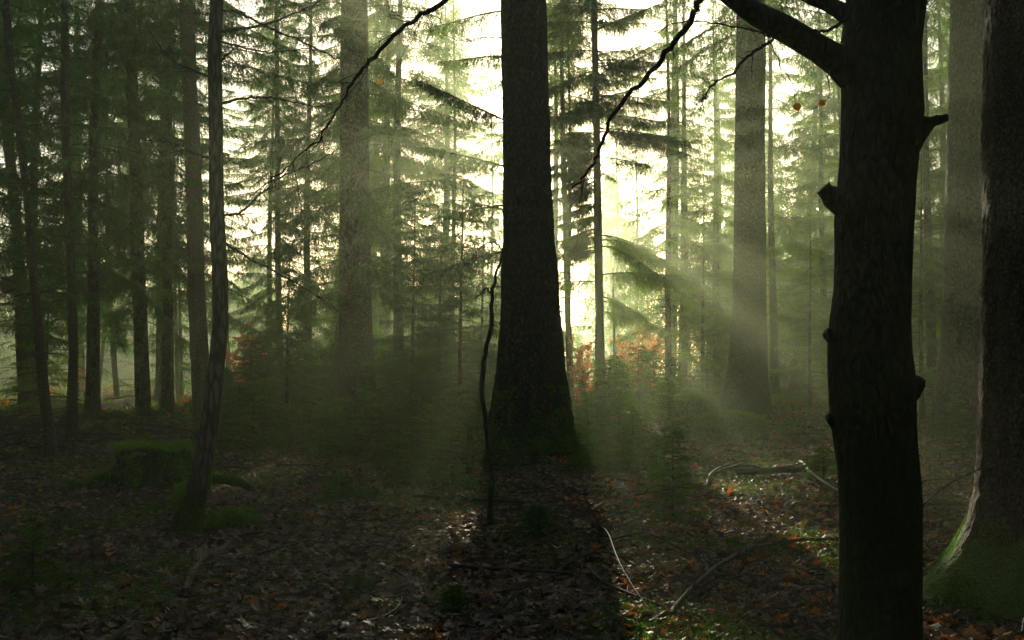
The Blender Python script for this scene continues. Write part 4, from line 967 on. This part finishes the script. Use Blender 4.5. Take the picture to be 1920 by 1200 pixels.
# ------------------------------------------------------------------ forest floor: litter, twigs, moss
def litter():
    rg = np.random.default_rng(12); n = 52000
    y = 4.3 + 24 * rg.random(n) ** 1.9; x = (rg.random(n) * 2 - 1) * (0.56 * y + 0.6)
    z = terrain(x, y); b = Buf()
    patch = np.array([mnoise.noise(Vector((a * 0.8, c * 0.8, 0))) for a, c in zip(x, y)])
    big_ = rg.random(n) < 0.42
    tint = np.clip(rg.normal(0.42, 0.2, n) + 0.15 * patch, 0, 0.86)
    o_ = (rg.random(n) < np.where(x > 0.6, 0.15, 0.015)); tint[o_] = rg.uniform(0.88, 1.0, o_.sum())
    for sel, kind in ((~big_, 0), (big_, 1)):
        m = sel.sum(); c = np.stack([x[sel], y[sel], z[sel] + 0.004 + 0.045 * rg.random(m) ** 1.5], 1)
        yaw = rg.random(m) * 6.283; tl = rg.normal(0, 0.36, (m, 2))
        nrm = unit(np.stack([tl[:, 0], tl[:, 1], np.ones(m)], 1)); u_ = unit(np.cross(nrm, np.stack([np.cos(yaw), np.sin(yaw), np.zeros(m)], 1))); v_ = np.cross(nrm, u_)
        cu = rg.normal(0, 0.55, m)[:, None]; cv = rg.normal(0.2, 0.45, m)[:, None]
        if kind == 0:
            uu = np.array([-.5, -.22, .1, .35, .5]); ww = np.array([.02, .24, .27, .15, .0]); T = [(a, s_ * w_) for a, w_ in zip(uu, ww) for s_ in (-1, 0, 1)]
            F_ = [(3 * k + j, 3 * k + j + 1, 3 * k + 4 + j, 3 * k + 3 + j) for k in range(4) for j in range(2)]; size = rg.uniform(0.05, 0.085, m)[:, None]
        else:
            T = [(0, 0)]
            for k in range(14):
                r = [.5, .3, .46, .22, .42, .2, .34, .12, .34, .2, .42, .22, .46, .3][k]; a = k / 14 * 6.283; T.append((r * math.cos(a), r * math.sin(a)))
            F_ = [(0, 1 + k, 1 + (k + 1) % 14) for k in range(14)]; size = rg.uniform(0.085, 0.14, m)[:, None]
        V = []
        for a, w_ in T:
            V.append(c + size * (u_ * a + v_ * w_ + nrm * (cu * a * a + cv * w_ * w_ * 2 + 0.05 * np.sin(9 * a + 5 * w_ + yaw[:, None] * 3))))
        V = np.stack(V, 1); k = V.shape[1]; o = np.arange(m)[:, None] * k
        f = np.concatenate([o + np.array([q]) for q in F_])
        b.add(V.reshape(-1, 3), f, 0, np.repeat(tint[sel], k))
    tag(obj('leaf_litter', b.mesh('leaf litter', [M['litter']], smooth=True)), 'brown and tan fallen leaves covering the forest floor', 'fallen leaves', kind='stuff')
    b = Buf()
    for i in range(2600):
        y0 = 4.3 + 18 * rg.random() ** 1.7; x0 = rg.uniform(-1, 1) * (0.56 * y0 + 0.4); l = rg.uniform(0.08, 0.45); a = rg.random() * 6.283
        s = np.linspace(0, 1, 5); X = x0 + math.cos(a) * l * s; Y = y0 + math.sin(a) * l * s
        P = np.stack([X, Y, terrain(X, Y) + 0.035 + 0.04 * rg.random() + rg.uniform(0, 0.10) * s], 1) + rg.normal(0, 0.008, (5, 3))
        tube(b, P, np.linspace(1, 0.4, 5) * rg.uniform(0.0015, 0.0045), 4, rg.integers(0, 2), cap=False)
    tag(obj('twig_litter', b.mesh('twig litter', [M['dead_wood'], M['pale_wood']])), 'small dry twigs strewn over the fallen leaves', 'twigs', kind='stuff')
    # moss and low green between the leaves
    b = Buf(); n = 60000
    y = 4.5 + 24 * rg.random(n) ** 1.4; x = (rg.random(n) * 2 - 1) * (0.56 * y + 0.6)
    pn = np.array([mnoise.noise(Vector((a * 0.55 + 7, c * 0.55, 3))) + 0.4 * mnoise.noise(Vector((a * 2.1, c * 2.1, 5))) for a, c in zip(x, y)])
    keep = pn > np.where(y > 11, 0.02, 0.24); x, y = x[keep], y[keep]; m = len(x)
    P = np.stack([x, y, terrain(x, y) + 0.01], 1)
    needles(b, rg, P, rg.normal(0, 0.5, (m, 3)) + np.array([0, 0, 1.0]), np.full(m, 0.06) * rg.uniform(0.6, 1.6, m), np.zeros(m), 10, 0.028, 0.005, 0, None, tint=0.1 + 0.4 * rg.random(m), spread=0.9)
    tag(obj('moss_carpet', b.mesh('moss carpet', [M['moss']], smooth=False)), 'low moss and green shoots between the fallen leaves', 'moss', kind='stuff')
litter()
def undergrowth():
    rg = np.random.default_rng(31); b = Buf(); n = 30000
    y = 27 + 52 * rg.random(n) ** 1.2; x = (rg.random(n) * 2 - 1) * (0.55 * y + 1)
    pn = np.array([mnoise.noise(Vector((a * 0.35, c * 0.35, 9))) for a, c in zip(x, y)]); k = pn > -0.12; x, y, pn = x[k], y[k], pn[k]; m = len(x)
    hgt = (0.12 + 0.55 * np.clip(pn + 0.1, 0, 1)) * rg.uniform(0.5, 1.5, m)
    P = np.stack([x, y, terrain(x, y)], 1); D = rg.normal(0, 0.5, (m, 3)) + np.array([0, 0, 1.0])
    mi = rg.random(m) < 0.38
    for sel, q in ((~mi, 0), (mi, 1)):
        needles(b, rg, P[sel], D[sel], hgt[sel], np.full(sel.sum(), 0.5), 12, 0.10, 0.035, q, None, tint=rg.random(sel.sum()), spread=1.0)
    tag(obj('undergrowth', b.mesh('undergrowth', [M['needles'], M['rust']], smooth=False)), 'low tangled green and rusty undergrowth under the far trees', 'undergrowth', kind='stuff')
M['rust'] = leafy_mat('rusty bracken', [(0.0, (0.10, 0.045, 0.02)), (0.6, (0.24, 0.11, 0.04)), (1.0, (0.42, 0.17, 0.05))], trans=0.4, tcol=(1.0, 0.7, 0.4))
undergrowth()

# ------------------------------------------------------------------ forest behind
LANDMARKS = [(-400, 'left of the leftmost trunk'), (0, 'behind the leftmost thin trunks'), (145, 'between the slim and straight dark spruces'),
             (270, 'left of the reddish brown trunk'), (375, 'right of the curved young beech'), (530, 'left of the broad misty trunk'),
             (668, 'right of the broad misty trunk'), (830, 'left of the massive centre trunk'), (985, 'right of the massive centre trunk'),
             (1125, 'right of the slim spruce'), (1280, 'left of the large grey trunk'),
             (1405, 'left of the foreground beech'), (1640, 'right of the foreground beech'),
             (1820, 'behind the wide grey trunk'), (2100, '')]
ORD = 'first second third fourth fifth sixth seventh eighth ninth tenth eleventh twelfth thirteenth fourteenth fifteenth sixteenth seventeenth eighteenth nineteenth twentieth twenty-first twenty-second twenty-third twenty-fourth twenty-fifth'.split()
ORD += [t + '-' + u for t in ('thirty', 'forty', 'fifty') for u in ORD[:9]]
def where(px):
    for (a, n), (b, _) in zip(LANDMARKS, LANDMARKS[1:]):
        if a <= px < b: return n
    return LANDMARKS[-2][1]
def label_in_order(items, fmt):
    """items: (px, object); gives each a label of its own by where it stands, counted from the left"""
    by = {}
    for px, o in items: by.setdefault(where(px), []).append((px, o))
    for w, l in by.items():
        l.sort(key=lambda q: q[0])
        for k, (px, o) in enumerate(l):
            o['label'] = fmt.format(n=(ORD[k] + ' ') if len(l) > 1 else '', where=w + (', from the left' if len(l) > 1 else '')).strip()

def plain_trunk(r, h, seed):
    rg = np.random.default_rng(seed); b = Buf(); n = 24
    z = np.linspace(-0.2, h, n)
    rad = r * (1 - 0.9 * (z.clip(0) / h)) * (1 + 0.5 * np.exp(-z.clip(0) / 0.4))
    P = np.stack([0.04 * np.sin(z * 0.5 + seed), 0.04 * np.sin(z * 0.4 + 2), z], 1)
    tube(b, P, rad, 10, wob=0.03, seed=seed)
    return b.mesh('background trunk', [M['spruce_bark']])
BGT = [plain_trunk(0.17, 19.0, 1), plain_trunk(0.22, 19.0, 2), plain_trunk(0.12, 17.0, 3), plain_trunk(0.07, 8.0, 4)]
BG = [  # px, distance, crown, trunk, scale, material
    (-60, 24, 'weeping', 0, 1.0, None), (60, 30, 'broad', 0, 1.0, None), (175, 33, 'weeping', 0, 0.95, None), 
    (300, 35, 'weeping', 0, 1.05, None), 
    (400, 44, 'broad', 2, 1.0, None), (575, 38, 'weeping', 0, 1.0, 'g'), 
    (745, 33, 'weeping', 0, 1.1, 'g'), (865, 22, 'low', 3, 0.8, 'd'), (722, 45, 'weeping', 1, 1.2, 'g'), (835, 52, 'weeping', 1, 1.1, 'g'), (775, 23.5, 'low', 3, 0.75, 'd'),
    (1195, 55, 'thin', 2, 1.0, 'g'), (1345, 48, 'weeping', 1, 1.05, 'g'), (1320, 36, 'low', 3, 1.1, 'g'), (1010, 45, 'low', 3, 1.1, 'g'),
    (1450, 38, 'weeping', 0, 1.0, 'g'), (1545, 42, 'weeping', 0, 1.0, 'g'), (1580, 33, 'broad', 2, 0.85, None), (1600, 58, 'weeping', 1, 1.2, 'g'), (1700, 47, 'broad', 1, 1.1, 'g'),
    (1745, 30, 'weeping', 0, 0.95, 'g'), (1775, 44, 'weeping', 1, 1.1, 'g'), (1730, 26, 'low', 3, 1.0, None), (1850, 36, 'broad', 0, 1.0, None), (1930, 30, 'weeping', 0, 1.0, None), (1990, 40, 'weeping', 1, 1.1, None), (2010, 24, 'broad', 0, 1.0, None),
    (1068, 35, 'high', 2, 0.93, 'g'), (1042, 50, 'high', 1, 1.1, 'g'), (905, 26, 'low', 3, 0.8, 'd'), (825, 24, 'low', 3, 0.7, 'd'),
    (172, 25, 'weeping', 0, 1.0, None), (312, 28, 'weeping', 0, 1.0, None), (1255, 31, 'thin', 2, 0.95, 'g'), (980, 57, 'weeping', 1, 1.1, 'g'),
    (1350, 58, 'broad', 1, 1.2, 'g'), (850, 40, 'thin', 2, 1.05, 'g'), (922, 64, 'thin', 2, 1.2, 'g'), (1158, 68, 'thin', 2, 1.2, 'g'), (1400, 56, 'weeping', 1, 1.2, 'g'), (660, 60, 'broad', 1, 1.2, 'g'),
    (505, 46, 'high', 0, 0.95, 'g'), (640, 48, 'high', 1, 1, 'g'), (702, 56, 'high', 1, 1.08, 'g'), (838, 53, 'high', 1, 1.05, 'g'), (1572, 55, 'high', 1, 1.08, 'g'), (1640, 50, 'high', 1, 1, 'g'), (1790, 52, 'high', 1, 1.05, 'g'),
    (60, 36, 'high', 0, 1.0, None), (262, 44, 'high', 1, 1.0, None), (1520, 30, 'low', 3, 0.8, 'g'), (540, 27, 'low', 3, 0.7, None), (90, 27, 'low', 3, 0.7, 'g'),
]
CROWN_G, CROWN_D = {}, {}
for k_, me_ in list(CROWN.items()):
    for dct, mt in ((CROWN_G, 'sunlit_needles'), (CROWN_D, 'needles_dark')):
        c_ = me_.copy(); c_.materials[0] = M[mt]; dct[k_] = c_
rnd = random.Random(5)
items = []
for px, D, kind, ti, s, gm in BG:
    x = (px - 960) / F * D
    o = empty('spruce_tree', (x, D, th(x, D) - 0.02), 'x', 'tree', 'misty spruces standing behind the clearing')
    t = obj('trunk', BGT[ti], o); t.scale = (s, s, s if ti != 3 else s * 0.95)
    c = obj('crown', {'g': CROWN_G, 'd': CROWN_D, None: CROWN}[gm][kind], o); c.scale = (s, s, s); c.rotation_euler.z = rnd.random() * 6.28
    if kind == 'thin': c.location.z = -0.6
    if px in (1042, 1068): c.location.z = 1.4
    if px < 420 and kind != 'low': c.location.z = 1.2
    items.append((px, o))
label_in_order(YS, '{n}young spruce {where}')
label_in_order(sticks, '{n}loose stick {where}')
label_in_order(items, '{n}misty spruce {where}')

def wood(name, spots, seed, label, z0=2.0, clump=0.16, n=1500, leaf=0.22, w=0.10, mt='needles'):
    """far-off or outlying trees as one mass: trunks and loose boughs"""
    rg = np.random.default_rng(seed); b = Buf()
    for x, y, h, rad, zb in spots:
        g = th(x, y)
        z = np.linspace(g - 0.2, g + h, 7)
        tube(b, np.stack([np.full(7, x), np.full(7, y), z], 1), 0.22 * (h / 18) * (1 - 0.9 * np.linspace(0, 1, 7)), 7, 1)
        m_ = int(n * (h - zb) / 14)
        q = rg.random(m_) ** 1.15; az = np.floor(rg.random(m_) * 40) * 2.4 + rg.normal(0, 0.12, m_)
        zz = zb + (h - zb) * (np.floor(q * 30) + 0.15 * rg.random(m_)) / 30
        rr = rad * (1 - q) ** 0.7 * rg.random(m_) ** 0.6 + 0.1
        P = np.stack([x + np.cos(az) * rr, y + np.sin(az) * rr, g + zz - 0.35 * rr + 0.2 * rg.random(m_)], 1)
        D = np.stack([np.cos(az), np.sin(az), np.full(m_, -0.9)], 1) + rg.normal(0, 0.4, (m_, 3))
        needles(b, rg, P, D, np.full(m_, 0.45), np.full(m_, 0.5), 7, leaf, w, 0, None, tint=np.full(m_, rg.random()) * 0.6 + 0.4 * rg.random(m_))
    o = obj(name, b.mesh(name, [M[mt], M['spruce_bark']], smooth=False))
    return tag(o, label, 'wood', kind='stuff')

rg0 = np.random.default_rng(77)
spots = []
# far wood across the picture, open where the sun comes in
for i in range(150):
    y = rg0.uniform(62, 112); x = rg0.uniform(-62, 62)
    if abs(x) > 0.62 * y: continue
    if x < -2 and y < 84: y = rg0.uniform(84, 116)
    corridor = -2.0 + (y - 60) * 0.0 < x < 6.5
    h = rg0.uniform(12, 19)
    if x < -2: h = rg0.uniform(8, 13)
    if corridor: h = rg0.uniform(4, 9)
    spots.append((x, y, h, 2.4 + 0.05 * h, 0.8))
wood('distant_wood', spots, 3, 'misty mass of distant conifers closing off the clearing', n=2300)
# unseen wood around and behind the viewer, added to keep out sky light
spots = []
for i in range(420):
    x = rg0.uniform(-44, 44); y = rg0.uniform(-22, 60)
    if y > -6 and abs(x) < 0.56 * max(y, 0) + 6.2: continue
    
    if len([1 for a in spots if (a[0] - x) ** 2 + (a[1] - y) ** 2 < 5.5]) > 0: continue
    near = math.hypot(x, y) < 14
    spots.append((x, y, rg0.uniform(16, 21), rg0.uniform(3.2, 4.6) , rg0.uniform(1.5, 4) if not near else rg0.uniform(3.5, 6)))
wood('unseen_shade_wood', spots, 4, 'unseen conifer wood around the viewer, added to block sky light', n=1500, leaf=0.45, w=0.25)

# ------------------------------------------------------------------ haze
def build_haze():
    b = Buf()
    x0, x1, y0, y1, z0, z1 = -72, 72, -27, 133, -1.4, 23.0
    V = [(x, y, z) for z in (z0, z1) for y in (y0, y1) for x in (x0, x1)]
    b.add(V, [(0, 2, 3, 1), (4, 5, 7, 6), (0, 1, 5, 4), (1, 3, 7, 5), (3, 2, 6, 7), (2, 0, 4, 6)])
    m, nt, N, L = mat('morning mist')
    out = N.new('ShaderNodeOutputMaterial'); v = N.new('ShaderNodeVolumePrincipled')
    v.inputs['Color'].default_value = (*HAZE_COLOR, 1)
    v.inputs['Density'].default_value = HAZE_DENSITY
    v.inputs['Anisotropy'].default_value = HAZE_G
    L.new(v.outputs[0], out.inputs['Volume'])
    o = obj('haze', b.mesh('haze', [m], smooth=False)); tag(o, 'thin glowing morning mist filling the forest', 'mist', kind='stuff')
build_haze()
